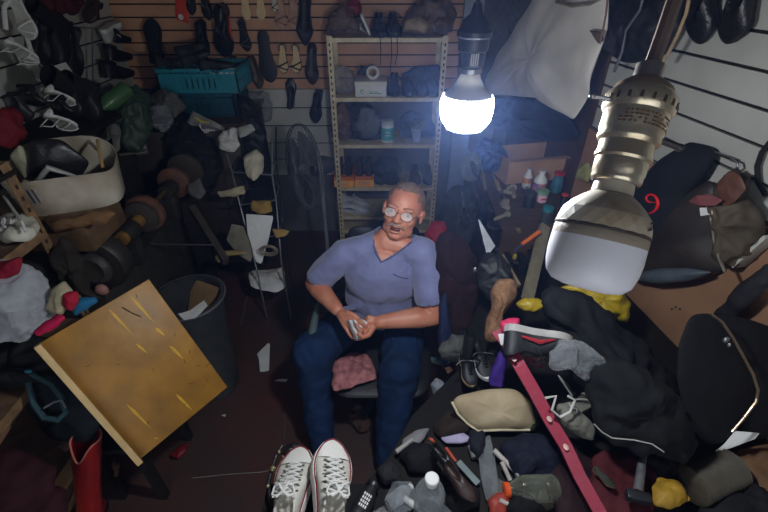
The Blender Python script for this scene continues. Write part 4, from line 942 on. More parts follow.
puff('grey_flap', PTS(188, 184, 200, 178, 206, 192, 200, 200, 190, 196), PD(2.5), .02, M((86, 84, 82), .7), 'small grey flap of cloth right of the far brush wheels', 'cloth', amp=.01)
lone(MB().bar(AT(192, 208, 2.4), AT(226, 262, 2.3), .035, .05), 'dark_beam', M((56, 50, 44), .7), 'dark beam sloping down beside the finishing machine', 'beam')
lone(MB().tube([AT(150, 244, 2.3), AT(214, 245, 2.3)], .004), 'thin_rod', M((74, 72, 70), .5), 'thin dark rod behind the bin', 'rod')
# white cut container on the rack top
zc = 1.30
fm2 = thing('wooden_block', 'brown wooden block carrying the white cut container at left', 'block', (-1.36, 1.56, 1.12)); MB().box((-.20, -.13, 0), (.17, .13, .178)).box((-.23, -.15, .15), (.20, .15, .179)).build('body', M((104, 78, 52), .6, c2=(70, 52, 36)), fm2, bevel=.004)
lsf = thing('wall_shelf', 'dark shelf along the left wall loaded with boots', 'shelf', (-1.68, 2.15, 1.38)); MB().box((-.225, -.5, 0), (.2, .6, .02)).build('board', dkw, lsf)
for y in (-.4, .5): MB().bar((-.21, y, -.2), (.15, y, 0), .02, .02).build('bracket', DARKM, lsf)
cm = M((168, 160, 144), .45, c2=(120, 106, 86), scale=9, bump=.1)
c0 = AT(76, 197, 1.72); c0.z = zc
ct = thing('cut_container', 'off-white cut-down plastic container full of dark scraps at left', 'container', c0)
# rounded oblong walls, seen from its long side
ax = (AT(115, 190, 1.46)-AT(30, 210, 1.40)); ax.z = 0; axn = ax.normalized(); ayn = V((-axn.y, axn.x, 0))
A_, B_ = .185, .12; mb = MB(); N_ = 36; rows = []
for z_0, sc in ((0, .93), (.05, .96), (.10, .99), (.165, 1.03)):
    row = []
    for k in range(N_):
        a = 2*math.pi*k/N_; cx, cy = math.cos(a), math.sin(a); e = .55
        x = A_*sc*math.copysign(abs(cx)**e, cx); y = B_*sc*math.copysign(abs(cy)**e, cy)
        zz = z_0*(1.0+(.5*math.sin(a)-.25*math.cos(2*a) if z_0 > .12 else 0)*.45)
        row.append(mb.bm.verts.new(axn*x+ayn*y+V((0, 0, zz))))
    rows.append(row)
for P_, Q_ in zip(rows, rows[1:]):
    for k in range(N_): mb.bm.faces.new((P_[k], P_[(k+1) % N_], Q_[(k+1) % N_], Q_[k]))
mb.bm.faces.new(rows[0]); mb.build('body', cm, ct, solid=.004, smooth=50)
mb = MB()
for i in range(3): mb.tube([axn*(-.11+i*.014)-ayn*(.1215)+V((0, 0, .115)), axn*(-.105+i*.014)-ayn*(.1205)+V((0, 0, .06))], .0022, 5)
mb.build('blue_marks', M((50, 60, 92), .6), ct)
mb = MB()
mb.tube([axn*.12+ayn*.10+V((0, 0, .16)), axn*.14+ayn*.05+V((0, 0, .215)), axn*.15-ayn*.02+V((0, 0, .2)), axn*.155-ayn*.08+V((0, 0, .15))], .006, 8); mb.build('handle', M((150, 120, 70), .5), ct)
def inct(pts, T, **k): return [c0+axn*x+ayn*y+V((0, 0, z)) for x, y, z in pts]
o = puff_mb(inct([(-.12, 0, .12), (-.06, 0, .26), (.04, 0, .25), (.10, 0, .15), (.02, 0, .06)], 0), (0, -.8, .6), .04, back=.6, amp=.01); tag(center(o.build('black_scrap', BLK2, sub=1)), 'black leather scrap sticking out of the white cut container', 'leather scrap')
o = puff_mb(inct([(-.14, .02, .10), (-.15, .02, .2), (-.10, .02, .24), (-.07, .02, .14)], 0), (.2, -.8, .6), .03, back=.6, amp=.008); tag(center(o.build('cream_scrap', M((150, 146, 122), .6), sub=1)), 'cream scrap at the left inside the white cut container', 'scrap')
o = MB().tube(inct([(-.10, -.05, .10), (-.02, -.07, .17), (.05, -.06, .12)], 0), [.008, .012, .006], 8); tag(center(o.build('pale_tube', M((150, 148, 142), .5))), 'pale bent tube inside the white cut container', 'tube')
puff('brown_rag', PTS(44, 214, 80, 220, 108, 208, 120, 212, 104, 224, 84, 230, 60, 232, 44, 224), PD(1.62), .04, M((104, 76, 48), .8), 'brown cloth lying under the white cut container', 'cloth', amp=.02)
# left rack goods
mb = MB(); puff('shoe_bag', PTS(-4, 224, 16, 218, 34, 220, 42, 228, 30, 240, 12, 244, -4, 238), PZ(1.31), .05, M((180, 176, 160), .6), 'pale shoe bag on the upper shelf of the left rack', 'shoe bag', amp=.02)
shp('sneaker', 'white sneaker on the upper shelf of the left rack', (-8, 244), (34, 234), PZ(1.285), mat=WSH, sole=WHITE, W=.09, lift=.035)
mb = MB(); mb.tube([AT(4, 196, 1.5), AT(12, 208, 1.48), AT(22, 222, 1.42), AT(26, 232, 1.42)], .005); lone(mb, 'pale_string', WSH, 'pale cord hanging over the white sneaker on the left rack', 'cord')
puff('white_plastic_bag', PTS(-14, 268, 14, 256, 30, 262, 46, 284, 54, 310, 46, 330, 24, 340, -14, 344), PD(1.42), .09, M((196, 198, 204), .4, alpha=.8, bump=.6, scale=12), 'full white plastic bag on the lower shelf of the left rack', 'plastic bag', amp=.05, back=.6, fs=12)
puff('red_cloth', PTS(-6, 262, 8, 260, 24, 256, 22, 272, 8, 280, -6, 284), PD(1.37), .03, M((120, 16, 36), .8), 'crimson cloth above the full white plastic bag', 'cloth', amp=.02)
puff('magenta_cloth', PTS(32, 334, 44, 322, 60, 313, 66, 318, 52, 330, 40, 336), PD(1.30), .02, M((176, 22, 70), .8), 'magenta cloth at the upper left corner of the yellow tray', 'cloth', amp=.008)
puff('cream_cloth', PTS(50, 310, 56, 290, 66, 280, 74, 290, 70, 306, 62, 316), PD(1.42), .03, M((160, 150, 122), .8), 'cream cloth with flecks behind the magenta one', 'cloth', amp=.02)
puff('red_scarf', PTS(64, 306, 68, 292, 78, 290, 80, 302, 72, 312), PD(1.41), .03, M((150, 20, 44), .8), 'small red scarf between the cream and blue cloths', 'scarf', amp=.01)
puff('blue_cloth', PTS(72, 308, 80, 298, 96, 297, 98, 302, 86, 310, 76, 316), PD(1.44), .02, M((28, 92, 128), .8), 'teal blue cloth tucked behind the top of the yellow tray', 'cloth', amp=.01)
puff('dark_clothes', PTS(52, 250, 66, 236, 78, 250, 92, 290, 100, 300, 80, 296, 64, 280), PD(1.62), .05, M((40, 34, 28), .9), 'dark clothes heaped behind the slotted post', 'clothes', amp=.04)
puff('black_bag', PTS(-10, 340, 30, 334, 52, 338, 62, 362, 52, 380, 20, 388, -10, 390), PD(1.52), .06, M((22, 22, 24), .8), 'black bag below the full white plastic bag', 'bag', amp=.04)
t = thing('backpack', 'dark teal backpack with a loop strap left of the yellow tray', 'backpack', AT(60, 410, 1.5))
puff_mb([AT(x, y, 1.55)-t.location for x, y in ((26, 372), (50, 360), (84, 388), (104, 420), (92, 444), (50, 440), (26, 410))], (.3, -.7, .6), .05, back=.5, amp=.02).build('body', M((34, 42, 46), .7), t, sub=1)
MB().tube([AT(x, y, 1.47)-t.location for x, y in ((28, 370), (36, 376), (52, 384), (62, 398), (66, 412), (58, 420), (44, 418), (34, 404), (28, 382))], .010, 8).build('strap', M((48, 74, 82), .7), t)
MB().ball(AT(28, 371, 1.46)-t.location, (.012, .008, .008)).build('buckle', M((40, 130, 160), .5), t)
MB().tube([AT(x, y, 1.46)-t.location for x, y in ((44, 408), (54, 402), (62, 400), (66, 408))], .004).build('cord', M((110, 116, 120), .5), t)
lone(MB().bar(AT(-8, 444, 1.50), AT(29, 386, 1.62), .045, .02, up=(0, -.5, 1)), 'wooden_plank', M((150, 112, 88), .6, c2=(110, 80, 60)), 'pale wooden plank at the left frame edge below the shelf', 'plank')
lone(MB().bar(AT(56, 492, 1.62), AT(76, 462, 1.66), .05, .02, up=(0, -.5, 1)), 'wooden_plank', M((132, 100, 66), .6), 'short pale plank behind the red boot', 'plank')
# bottom left heap of a maroon coat over a box
puff('maroon_coat', PTS(-60, 440, -10, 448, 20, 452, 50, 466, 66, 490, 76, 540, -60, 560), PD(1.35), .09, M((44, 10, 16), .85), 'dark maroon coat filling the bottom left corner', 'coat', amp=.02, fs=5)
t = thing('red_boot', 'tall red leather boot with an open tan-lined shaft, bottom left', 'boot', PZ(.0)(96, 500))
rb = M((132, 20, 20), .35, var=.2, bump=.1); ctr = [AT(86, 438, 1.52), AT(87, 460, 1.56), AT(88, 485, 1.62), AT(90, 515, 1.68)]
mb = MB(); rows = []; axm = (ctr[0]-ctr[-1]).normalized()
for i, (c, r) in enumerate(zip(ctr, (.052, .050, .046, .045))):
    row = []
    for k in range(24):
        a = 2*math.pi*k/24; p = V((r*math.cos(a), r*.8*math.sin(a), 0)); dip = -.075*max(0, math.cos(a-math.radians(262)))**6 if i == 0 else 0
        row.append(mb.bm.verts.new(c+p+axm*(dip+.0)-t.location))
    rows.append(row)
for P_, Q_ in zip(rows, rows[1:]):
    for k in range(24): mb.bm.faces.new((P_[k], P_[(k+1) % 24], Q_[(k+1) % 24], Q_[k]))
mb.mat(1); mb.build('shaft', [rb, rb], t, solid=.004)
mb = MB(); mb.tube([v for v in [(c_) for c_ in [ctr[0]+V((.052*math.cos(a), .042*math.sin(a), 0))+axm*(-.075*max(0, math.cos(a-math.radians(262)))**6)-t.location for a in [2*math.pi*k/40 for k in range(40)]]]], .0035, 6, closed=True); mb.build('trim_band', M((196, 110, 96), .5), t)
sh_ = upper_mb(.26, .09, .10, .02, .3); o = sh_.build('foot', rb, t, sub=1); o.matrix_local = frame(ctr[-1]-t.location+V((.0, -.03, -.09)), (.2, -1, -.15), (0, 0, 1))
o = sole_mb(.26, .09, .015).build('sole', RUB, t); o.matrix_local = frame(ctr[-1]-t.location+V((.0, -.03, -.095)), (.2, -1, -.15), (0, 0, 1))
t.location = t.location
puff('boot_lining', PTS(56, 446, 66, 436, 84, 430, 92, 434, 80, 440, 66, 452), PD(1.6), .01, M((120, 90, 84), .7), 'beige pink lining flap behind the red boot', 'lining', amp=.004)
puff('brown_glove', PTS(102, 462, 112, 456, 122, 464, 120, 476, 108, 478), PD(1.95), .03, M((90, 66, 48), .8), 'brown crumpled glove on the floor right of the red boot', 'glove', amp=.02)
puff('red_pouch', PTS(170, 456, 180, 446, 190, 442, 188, 450, 178, 460), PZ(.03), .02, M((110, 14, 20), .5), 'small red pouch on the floor under the tray\'s lower corner', 'pouch', amp=.01)
# ================================================================== right wall hangings
def onR(o): return PR(o)
# light coat
t = thing('work_coat', 'large pale grey work coat hanging from the top, right of the lit bulb', 'coat', PR(.2)(550, 60))
coatm = M((214, 206, 196), .85, c2=(190, 182, 172), scale=5, bump=.12, cloth=.2)
def P_(px_, o): return [PR(o)(x, y)-t.location for x, y in px_]
puff_mb(P_(PTS(536, -10, 560, -14, 600, -10, 612, -6, 608, 30, 600, 58, 588, 90, 573, 122, 556, 108, 540, 98, 520, 97, 500, 95, 488, 96, 487, 82, 500, 52, 516, 24), .22), RN, .05, back=.4, amp=.035, fs=5, K=9, n=60, rnd=0).build('body', coatm, t, sub=1)
MB().tube(P_(PTS(608, -6, 606, 14, 603, 30, 600, 44), .30), [.004, .004, .004, .004]).build('seam', M((110, 84, 74), .8), t)
puff_mb(P_(PTS(590, 30, 602, 32, 604, 40, 598, 44), .285), RN, .012).build('pocket_flap', M((96, 80, 72), .8), t)
MB().tube(P_(PTS(556, 2, 572, 6, 590, 4, 602, -2), .30), .006).build('hem', M((130, 120, 100), .7), t)
puff('dark_jacket', PTS(492, 98, 530, 97, 560, 106, 578, 124, 580, 140, 556, 142, 528, 138, 506, 134, 490, 126, 482, 112), PR(.12), .05, M((16, 22, 38), .7), 'dark blue-black jacket hanging below the pale coat', 'jacket', amp=.04, back=.8)
mb = MB()
gx = PY(3.3)
for k in range(-6, 10):
    for s_ in (-1, 1):
        x0 = 500+k*8; pts2 = []
        for i in range(12):
            x = x0+s_*i*4; y = -14+i*5.4
            if 488 < x < 538 and y < 44: pts2.append(gx(x, y))
        if len(pts2) > 1: mb.tube(pts2, .003, 5)
lone(mb, 'wire_mesh', M((96, 98, 104), .5, .5), 'diamond wire mesh panel in the back right corner', 'wire mesh')
mb = MB(); mb.tube([PY(3.25)(484, -6), PY(3.25)(478, 14), PY(3.25)(471, 30)], .02); lone(mb, 'conduit', M((60, 56, 56), .6), 'dark pipe on the wall behind the lit bulb', 'pipe')
# bags behind the brass holder
puff('black_bag', PTS(612, -8, 650, -12, 682, -8, 686, 12, 676, 38, 664, 54, 640, 62, 620, 60, 612, 40, 606, 20), PR(.10), .07, BLACK, 'black bag hanging on the right wall behind the brass holder', 'bag', amp=.02, back=.8)
puff('black_sleeve', PTS(598, -6, 616, -6, 618, 34, 614, 58, 604, 52, 600, 24), PR(.16), .05, M((26, 26, 30), .7), 'black sleeve hanging between the pale coat and the black bag', 'sleeve', amp=.02, back=.8)
mb = MB(); mb.tube([PR(.2)(x, y) for x, y in ((644, -6), (640, 10), (626, 30), (622, 52), (614, 72))], .006); lone(mb, 'bag_strap', M((66, 66, 70), .4), 'dark thin strap looping left of the brass holder', 'strap')
mb = MB(); mb.tube([PR(.19)(x, y) for x, y in ((690, -6), (686, 14), (678, 34), (668, 54), (660, 66))], .006); lone(mb, 'tan_strap', M((150, 124, 92), .6), 'tan strap edge hanging right of the black bag', 'strap')
for i, (h_, t_, lb) in enumerate((((722, -34), (707, 44), 'left black leather shoe of the pair hung on the right wall'), ((762, -30), (734, 44), 'right black leather shoe of the pair hung on the right wall'))):
    shp('dress', lb, h_, t_, PR(.015), mat=LEATH, W=.115, lift=.02, group='pair of black shoes on the right wall', mirror=bool(i))
# cap
capm = M((24, 25, 28), .85, c2=(18, 19, 21), scale=10, bump=.15)
c9 = PR(.12)(676, 190)
t = thing('baseball_cap', 'black cloth cap with a red number 9 on its left side', 'cap', c9)
pc = [PR(.06)(x, y)-c9 for x, y in PTS(618, 262, 630, 210, 640, 180, 660, 160, 690, 141, 714, 147, 716, 158, 706, 176, 692, 192, 684, 214, 668, 236, 650, 254, 632, 268)]
puff_mb(pc, RN, .055, back=.3, amp=.006, fs=6, n=56, K=9, rnd=0).build('crown', capm, t, sub=1)
MB().box((0, 0, 0), (.001, .001, .001)).build('x', capm, t); x_ = [c for c in t.children if c.name.startswith('x')][0]; bpy.data.objects.remove(x_)
# the 9
import mathutils
bvh_o = [c for c in t.children][0]
dgv = [v.co.copy() for v in bvh_o.data.vertices]; bv = mathutils.bvhtree.BVHTree.FromPolygons(dgv, [tuple(p.vertices) for p in bvh_o.data.polygons])
def on9(x, y):
    r = ray(x, y).normalized(); hit = bv.ray_cast(EYE-c9, r)
    return (hit[0]-r*.003) if hit[0] else (PR(.17)(x, y)-c9)
p9 = [(652.5, 202), (649, 202.5), (646, 199.5), (646.5, 196), (650, 194), (654.5, 195), (657.5, 199), (658.5, 203.5), (657, 208.5), (653, 212.5), (648, 213.5)]
mb = MB(); mb.tube([on9(x, y) for x, y in p9], [.003, .0042, .0056, .006, .0048, .0052, .0072, .0078, .0066, .0044, .0024], 8); mb.tube([on9(652.5, 202), on9(656, 203)], .0022, 6)
mb.build('number', M((232, 26, 34), .5, var=0, bump=0), t, sub=1)
# brown bags
t = thing('leather_bag', 'dark leather bag with a zip and white tag hanging beside the black cap', 'bag', PR(.1)(690, 240))
def PB(px_, o): return [PR(o)(x, y)-t.location for x, y in px_]
puff_mb(PB(PTS(626, 270, 640, 236, 668, 212, 690, 190, 712, 176, 724, 200, 722, 236, 728, 270, 700, 280, 664, 282, 640, 278), .05), RN, .05, back=.3, amp=.012, fs=7, n=52).build('body', M((58, 50, 44), .4, c2=(36, 32, 30), scale=6, bump=.12), t, sub=1)
puff_mb(PB(PTS(630, 274, 660, 268, 690, 268, 714, 272, 690, 281, 660, 284, 636, 280), .10), RN, .03).build('piping', M((84, 92, 100), .5), t)
MB().tube(PB(PTS(708, 206, 712, 222, 714, 240, 719, 258, 725, 272), .155), .0055).build('zip', M((170, 164, 150), .3, .9), t)
puff_mb(PB(PTS(700, 208, 712, 206, 713, 214, 701, 216), .165), RN, .003, rnd=0, sub=0 if 0 else 0, seed=1) if 0 else MB().prism(PB(PTS(700, 208, 712, 206, 713, 214, 701, 216), .165), RN*.002).build('tag', WHITE, t, smooth=False)
puff('rose_pouch', PTS(688, 202, 698, 195, 712, 194, 724, 200, 716, 206, 700, 206), PR(.19), .007, M((112, 62, 62), .7), 'dull rose pouch tucked over the dark leather bag', 'pouch', amp=.01)
puff('brown_satchel', PTS(722, 190, 734, 168, 750, 176, 764, 200, 770, 222, 756, 246, 734, 268, 726, 262, 720, 226), PR(.08), .09, M((84, 72, 56), .7, c2=(60, 52, 42), scale=5), 'brown olive satchel hanging at the right of the dark leather bag', 'bag', amp=.02)
puff('rust_wallet', PTS(716, 184, 730, 170, 742, 176, 748, 188, 736, 202, 722, 208), PR(.165), .007, M((86, 52, 38), .6), 'rust brown wallet on top of the satchel', 'wallet', amp=.01)
t = thing('wall_hook', 'short bright metal hook holding the bags on the right wall', 'hook', PR(.02)(724, 156))
MB().tube([PR(.02)(712, 152)-t.location, PR(.03)(724, 156)-t.location, PR(.05)(734, 160)-t.location], .006).build('bar', STEEL, t)
MB().tube([PR(.06)(x, y)-t.location for x, y in ((731, 160), (737, 162), (738, 167), (734, 170), (731, 168))], .004).build('ring', STEEL, t)
mb = MB(); mb.tube([PR(.03)(x, y) for x, y in ((770, 142), (762, 152), (757, 166), (758, 182), (766, 196))], .008); lone(mb, 'hose', RUB, 'black cable loop at the right frame edge', 'cable')
for i, (a, b, lb) in enumerate((((738, 266), (772, 236), 'upper pale slat board leaning at the right frame edge'), ((756, 290), (784, 262), 'lower pale slat board leaning at the right frame edge'))):
    p_, q_ = PR(.06)(*a), PR(.06)(*b); lone(MB().bar(p_, q_, .012, .055, up=RN), 'slat_board', offw, lb, 'board')
# strap down the brown board
mb = MB(); p_, q_ = PR(.02)(660, 284), PR(.02)(636, 350); mb.bar(p_, q_, .02, .004, up=RN); lone(mb, 'hanging_strap', BLACK, 'narrow black strap hanging down the brown board from the leather bag', 'strap')
puff('webbing_strap', PTS(712, 316, 740, 284, 768, 262, 784, 268, 760, 296, 732, 320), PR(.10), .02, M((34, 34, 36), .7), 'broad black webbing band crossing to the right frame edge', 'strap', amp=.004)
mb = MB()
for x, y in ((676, 307), (680, 309), (672, 309)): mb.ball(PR(.025)(x, y), .006, sub=1)
lone(mb, 'rivet_cluster', STEEL, 'cluster of tiny bright studs on the brown board', 'stud')
# suitcase-like black bag
t = thing('black_suitcase', 'big black soft bag with a curved bright zip at the right edge', 'bag', AT(720, 380, 1.36))
def PS(px_, d): return [AT(x, y, d)-t.location for x, y in px_]
bagn = V((-.55, -.45, .7))
puff_mb(PS(PTS(690, 314, 712, 312, 722, 320, 738, 344, 756, 382, 752, 404, 736, 426, 724, 444, 706, 446, 686, 420, 676, 380, 678, 344), 1.29), bagn, .025, back=1.2, amp=.006, n=52).build('front_panel', M((14, 14, 15), .8), t, sub=1)
puff_mb(PS(PTS(706, 312, 740, 316, 780, 330, 800, 400, 770, 440, 736, 440, 752, 400, 752, 376, 730, 336), 1.33), bagn, .04, back=1.5, amp=.01, n=52).build('body', M((17, 17, 18), .8), t, sub=1)
MB().tube(PS(PTS(711, 314, 722, 322, 733, 338, 742, 354, 753, 374, 758, 390, 756, 402, 744, 418, 732, 432), 1.235), .004).build('zip', M((160, 140, 120), .3, .85), t)
MB().ball(PS([(726, 340)], 1.225)[0], (.010, .006, .012)).ball(PS([(729, 345)], 1.225)[0], (.005, .005, .008)).build('zip_puller', STEEL, t)
sheet('paper_sheet', PTS(711, 455, 724, 444, 735, 431, 760, 433, 755, 439, 734, 447), AT and PL(AT(735, 444, 1.28), (-.4, -.5, .8)), PAPER, 'white paper sheet sticking out beneath the big black bag', 'paper', th=.002)
# ================================================================== bench clutter, near half
BK = M((17, 18, 19), .8, c2=(12, 12, 13), scale=6, bump=.2)
puff('black_coat', PTS(536, 292, 560, 286, 600, 304, 640, 340, 672, 380, 690, 420, 684, 452, 650, 462, 610, 452, 590, 424, 580, 380, 560, 340), PD(1.42), .10, BK, 'long black coat heaped over the middle of the workbench', 'coat', amp=.05, fs=6, back=1.2, n=60)
puff('black_trousers', PTS(590, 366, 616, 356, 648, 372, 680, 404, 700, 440, 680, 462, 640, 458, 606, 440, 590, 410), PD(1.22), .07, M((13, 14, 15), .85), 'black trousers bunched left of the big black bag', 'trousers', amp=.05, fs=7, back=1.2)
yb = M((190, 164, 34), .4, c2=(150, 124, 20), scale=10, bump=.3)
puff('yellow_bag', PTS(552, 292, 566, 284, 596, 288, 618, 280, 628, 300, 628, 324, 612, 316, 586, 308, 568, 306), PD(1.62), .05, yb, 'crumpled yellow bag under the unlit bulb', 'bag', amp=.04, fs=9)
puff('yellow_pouch', PTS(516, 304, 524, 298, 538, 298, 545, 306, 534, 312, 522, 310), PD(1.62), .025, yb, 'small yellow pouch left of the crumpled yellow bag', 'pouch', amp=.01)
shp('sneaker', 'black running shoe with thick white sole and red dot on the bench', (500, 322), (566, 336), PD(1.42), face='side', roll=-25, mat=BLACK, sole=M((160, 156, 152), .6), accent=M((150, 24, 36)), lace=BLACK, W=.10, H=.11)
puff('blue_lining', PTS(508, 336, 518, 332, 528, 342, 522, 348, 512, 346), PD(1.4), .015, M((44, 96, 140), .6), 'blue sneaker lining below the black running shoe', 'lining')
# pink-red strap
t = thing('red_belt', 'long crimson belt with pale spots running down the pile', 'belt', AT(550, 420, 1.3))
cl_ = PTS(497, 330, 508, 344, 520, 366, 534, 390, 550, 420, 566, 446, 580, 476, 600, 512, 612, 534); dd = [1.42, 1.40, 1.36, 1.33, 1.29, 1.25, 1.20, 1.14, 1.1]
mb = MB(); L_, R_ = [], []
for i, ((x, y), d) in enumerate(zip(cl_, dd)):
    L_.append(AT(x-5.5, y+2.5, d-.02)-t.location); R_.append(AT(x+5.5, y-2.5, d-.02)-t.location)
for i in range(len(cl_)-1): mb.prism([L_[i], R_[i], R_[i+1], L_[i+1]], V((0, .25, -.5)).normalized()*.006)
bmesh.ops.remove_doubles(mb.bm, verts=mb.bm.verts, dist=.0005)
mb.build('strap', M((138, 16, 48), .6, var=.1), t)
mb = MB()
for x, y, i in ((514, 359, 2), (549.5, 419, 4), (566, 447, 5)): mb.ball(AT(x, y, dd[i]-.026)-t.location, (.008, .011, .003))
mb.build('spots', M((214, 170, 160), .5), t)
mb = MB(); mb.prism([AT(x, y, 1.375)-t.location for x, y in ((498, 334), (510, 333), (517, 345), (501, 345))], V((0, .2, -.4))*.006); mb.build('pale_band', WHITE, t, smooth=False)
puff('pink_pouch', PTS(500, 322, 508, 318, 520, 318, 520, 328, 508, 334, 502, 332), PD(1.38), .02, M((186, 40, 84), .5), 'bright pink pouch at the top of the crimson belt', 'pouch', amp=.008)
puff('purple_cloth', PTS(502, 346, 510, 346, 506, 368, 502, 388, 490, 386, 488, 378), PD(1.44), .02, M((52, 26, 110), .7), 'purple cloth strip left of the crimson belt', 'cloth', amp=.006)
puff('maroon_lining', PTS(524, 350, 540, 346, 548, 358, 540, 368, 528, 364), PD(1.4), .02, M((96, 30, 40), .6), 'dull maroon lining beneath the black running shoe', 'lining', amp=.01)
puff('clear_bag', PTS(546, 366, 548, 350, 560, 338, 576, 340, 592, 348, 606, 362, 592, 366, 594, 382, 572, 374, 562, 362, 556, 372), PD(1.25), .04, CLEARB, 'clear crinkled plastic bag on top of the black heap', 'plastic bag', amp=.035, fs=18, back=.6)
shp('flat', 'black shoe with pale sole beneath the clear crinkled bag', (570, 395), (556, 374), PD(1.32), face='side', mat=BLACK, sole=WHITE)
shp('sandal', 'sandal with pale straps between the belt and the black heap', (566, 420), (588, 400), PZ(.95), mat=WSH, sole=M((96, 96, 86)), lift=.01)
mb = MB(); mb.tube([AT(x, y, 1.24) for x, y in ((545, 398), (556, 396), (552, 410), (560, 417), (570, 412), (575, 400), (568, 396))], .004); lone(mb, 'pale_string', WSH, 'pale looped cord right of the crimson belt', 'cord')
puff('grey_pouch', PTS(556, 404, 572, 400, 580, 412, 590, 420, 592, 440, 576, 436, 560, 424), PD(1.3), .03, M((110, 108, 98), .7), 'grey pouch under the pale looped cord', 'pouch', amp=.02)
t = thing('cream_pouch', 'open cream cloth pouch lying on the near end of the bench', 'pouch', AT(492, 408, 1.42))
puff_mb([AT(x, y, 1.43)-t.location for x, y in PTS(451, 404, 455, 396, 486, 389, 514, 388, 530, 400, 538, 430, 520, 433, 492, 431, 476, 432, 460, 418)], (0, -.6, .8), .045, back=.8, amp=.015).build('body', M((176, 160, 130), .7, c2=(146, 128, 100), scale=8), t, sub=1)
MB().tube([AT(x, y, 1.405)-t.location for x, y in ((452, 402), (458, 414), (468, 424), (478, 431), (500, 430), (530, 430))], .004).build('rim', M((200, 188, 160), .7), t)
for i, (h_, t_, lb) in enumerate((((462, 360), (472, 392), 'black low boot with a tan heel left of the cream pouch'), ((474, 350), (488, 386), 'black sneaker with white toe behind the cream pouch'))):
    shp('boot' if i == 0 else 'sneaker', lb, h_, t_, PZ(.84), mat=BLACK, sole=(M((150, 130, 96)) if i == 0 else WHITE), lace=BLK2, lift=.02)
puff('grey_cloth', PTS(436, 350, 452, 334, 470, 336, 480, 352, 470, 362, 446, 362), PD(1.62), .04, M((70, 70, 66), .8), 'dull grey cloth right of the man\'s elbow', 'cloth', amp=.03)
puff('grey_rubber', PTS(431, 384, 436, 378, 444, 382, 446, 396, 434, 398), PD(1.62), .03, M((110, 114, 120), .6), 'small grey rubber piece left of the cream pouch', 'rubber piece', amp=.01)
# plush brown thing
t = thing('fuzzy_bundle', 'fuzzy tan brown bundle above the crimson belt', 'bundle', AT(498, 312, 1.6))
puff_mb([AT(x, y, 1.6)-t.location for x, y in PTS(484, 340, 486, 320, 492, 306, 490, 290, 498, 278, 512, 280, 518, 294, 510, 308, 500, 318, 502, 338, 494, 344)], (0, -.6, .8), .05, back=.8, amp=.03, fs=12).build('body', M((150, 112, 82), .95, bump=.7, scale=40, c2=(110, 78, 56)), t, sub=1)
puff('maroon_cloth', PTS(436, 240, 446, 228, 460, 236, 476, 256, 480, 290, 470, 330, 450, 336, 440, 300, 434, 266), PD(1.86), .05, M((34, 14, 17), .9), 'dark maroon cloth hanging behind the man\'s shoulder', 'cloth', amp=.04)
puff('red_cloth', PTS(424, 234, 432, 222, 444, 222, 448, 234, 440, 244, 430, 244), PD(1.98), .04, M((120, 16, 28), .7), 'bright red cloth just right of the man\'s neck', 'cloth', amp=.02)
puff('navy_cloth', PTS(440, 300, 446, 290, 452, 330, 450, 360, 442, 370, 438, 340), PD(1.8), .03, M((22, 30, 60), .8), 'navy cloth hanging at the bench edge beside the man', 'cloth', amp=.02)
# ---- near bottom
def bottle(lb, base, top, R, body, cap, capr=.35, name='plastic_bottle', cat='bottle', label=None, group=None):
    a, b = V(base), V(top); L_ = (b-a).length
    t = thing(name, lb, cat, mtx=frame(a, b-a, (0, -.5, 1) if abs((b-a).normalized().z) < .9 else (0, -1, 0)), group=group)
    Rm = Matrix.Rotation(-math.pi/2, 4, 'X')
    MB().lathe([(R*.8, 0), (R, .01), (R, L_*.2), (R*.94, L_*.24), (R, L_*.28), (R, L_*.62), (R*.8, L_*.74), (R*capr, L_*.88), (R*capr, L_*.93)], Rm, n=28).build('body', body, t)
    MB().lathe([(R*capr*1.2, L_*.90), (R*capr*1.25, L_*.99), (R*capr*1.1, L_), (0, L_)], Rm, n=24).build('cap', cap, t)
    if label: MB().lathe([(R*1.01, L_*.3), (R*1.01, L_*.58)], Rm, n=28, cap=False).build('label_band', label, t)
    return t
pet = M((176, 184, 188), .08, alpha=.38, bump=.3, scale=20)
bt = AT(432, 478, 1.10); bottle('clear plastic bottle with a white cap standing at the bottom', (bt.x, bt.y, BT+.001), bt, .042, pet, WHITE, .36)
a = BZ(557, 488, .83); b = BZ(504, 490, .83); bottle('clear bottle with an orange cap lying on its side', (a.x, a.y, BT+.05), (b.x, b.y, BT+.05), .038, M((120, 122, 108), .1, alpha=.5), M((220, 84, 24), .5), .45)
a = BZ(354, 522, .811); b = BZ(374, 484, .811); t = bottle('black spray can with white lettering beside the white canvas shoes', a, b, .028, BLACK, BLK2, .6, name='spray_can', cat='spray can')
mb = MB()
for i in range(4):
    for k in range(4): mb.box((-.012+k*.0065, .035+i*.011, .0265), (-.012+k*.0065+.004, .042+i*.011, .0288))
mb.build('lettering', WHITE, t, smooth=False)
bottle('small clear bottle lying left of the white-capped bottle', BZ(388, 505, .81), BZ(412, 486, .81), .022, pet, WHITE, .4)
bottle('dark glass vial with orange ring near the man\'s foot', BZ(418, 462), BZ(432, 440), .016, M((50, 44, 40), .3), M((180, 70, 40)), .6, name='glass_vial', cat='vial')
puff('clear_wrap', PTS(384, 500, 392, 486, 412, 482, 418, 494, 412, 512, 392, 516), PZ(.81), .03, CLEAR, 'crumpled clear wrap left of the white-capped bottle', 'plastic wrap', amp=.03, fs=18)
t = thing('clear_tube', 'long clear plastic sleeve lying up the bottom of the heap', 'plastic sleeve', BZ(488, 466))
puff_mb([BZ(x, y)-t.location for x, y in PTS(478, 450, 484, 438, 490, 434, 494, 452, 498, 480, 500, 500, 486, 502, 480, 476)], (0, -.6, .8), .02, back=.8, amp=.008).build('body', CLEARB, t)
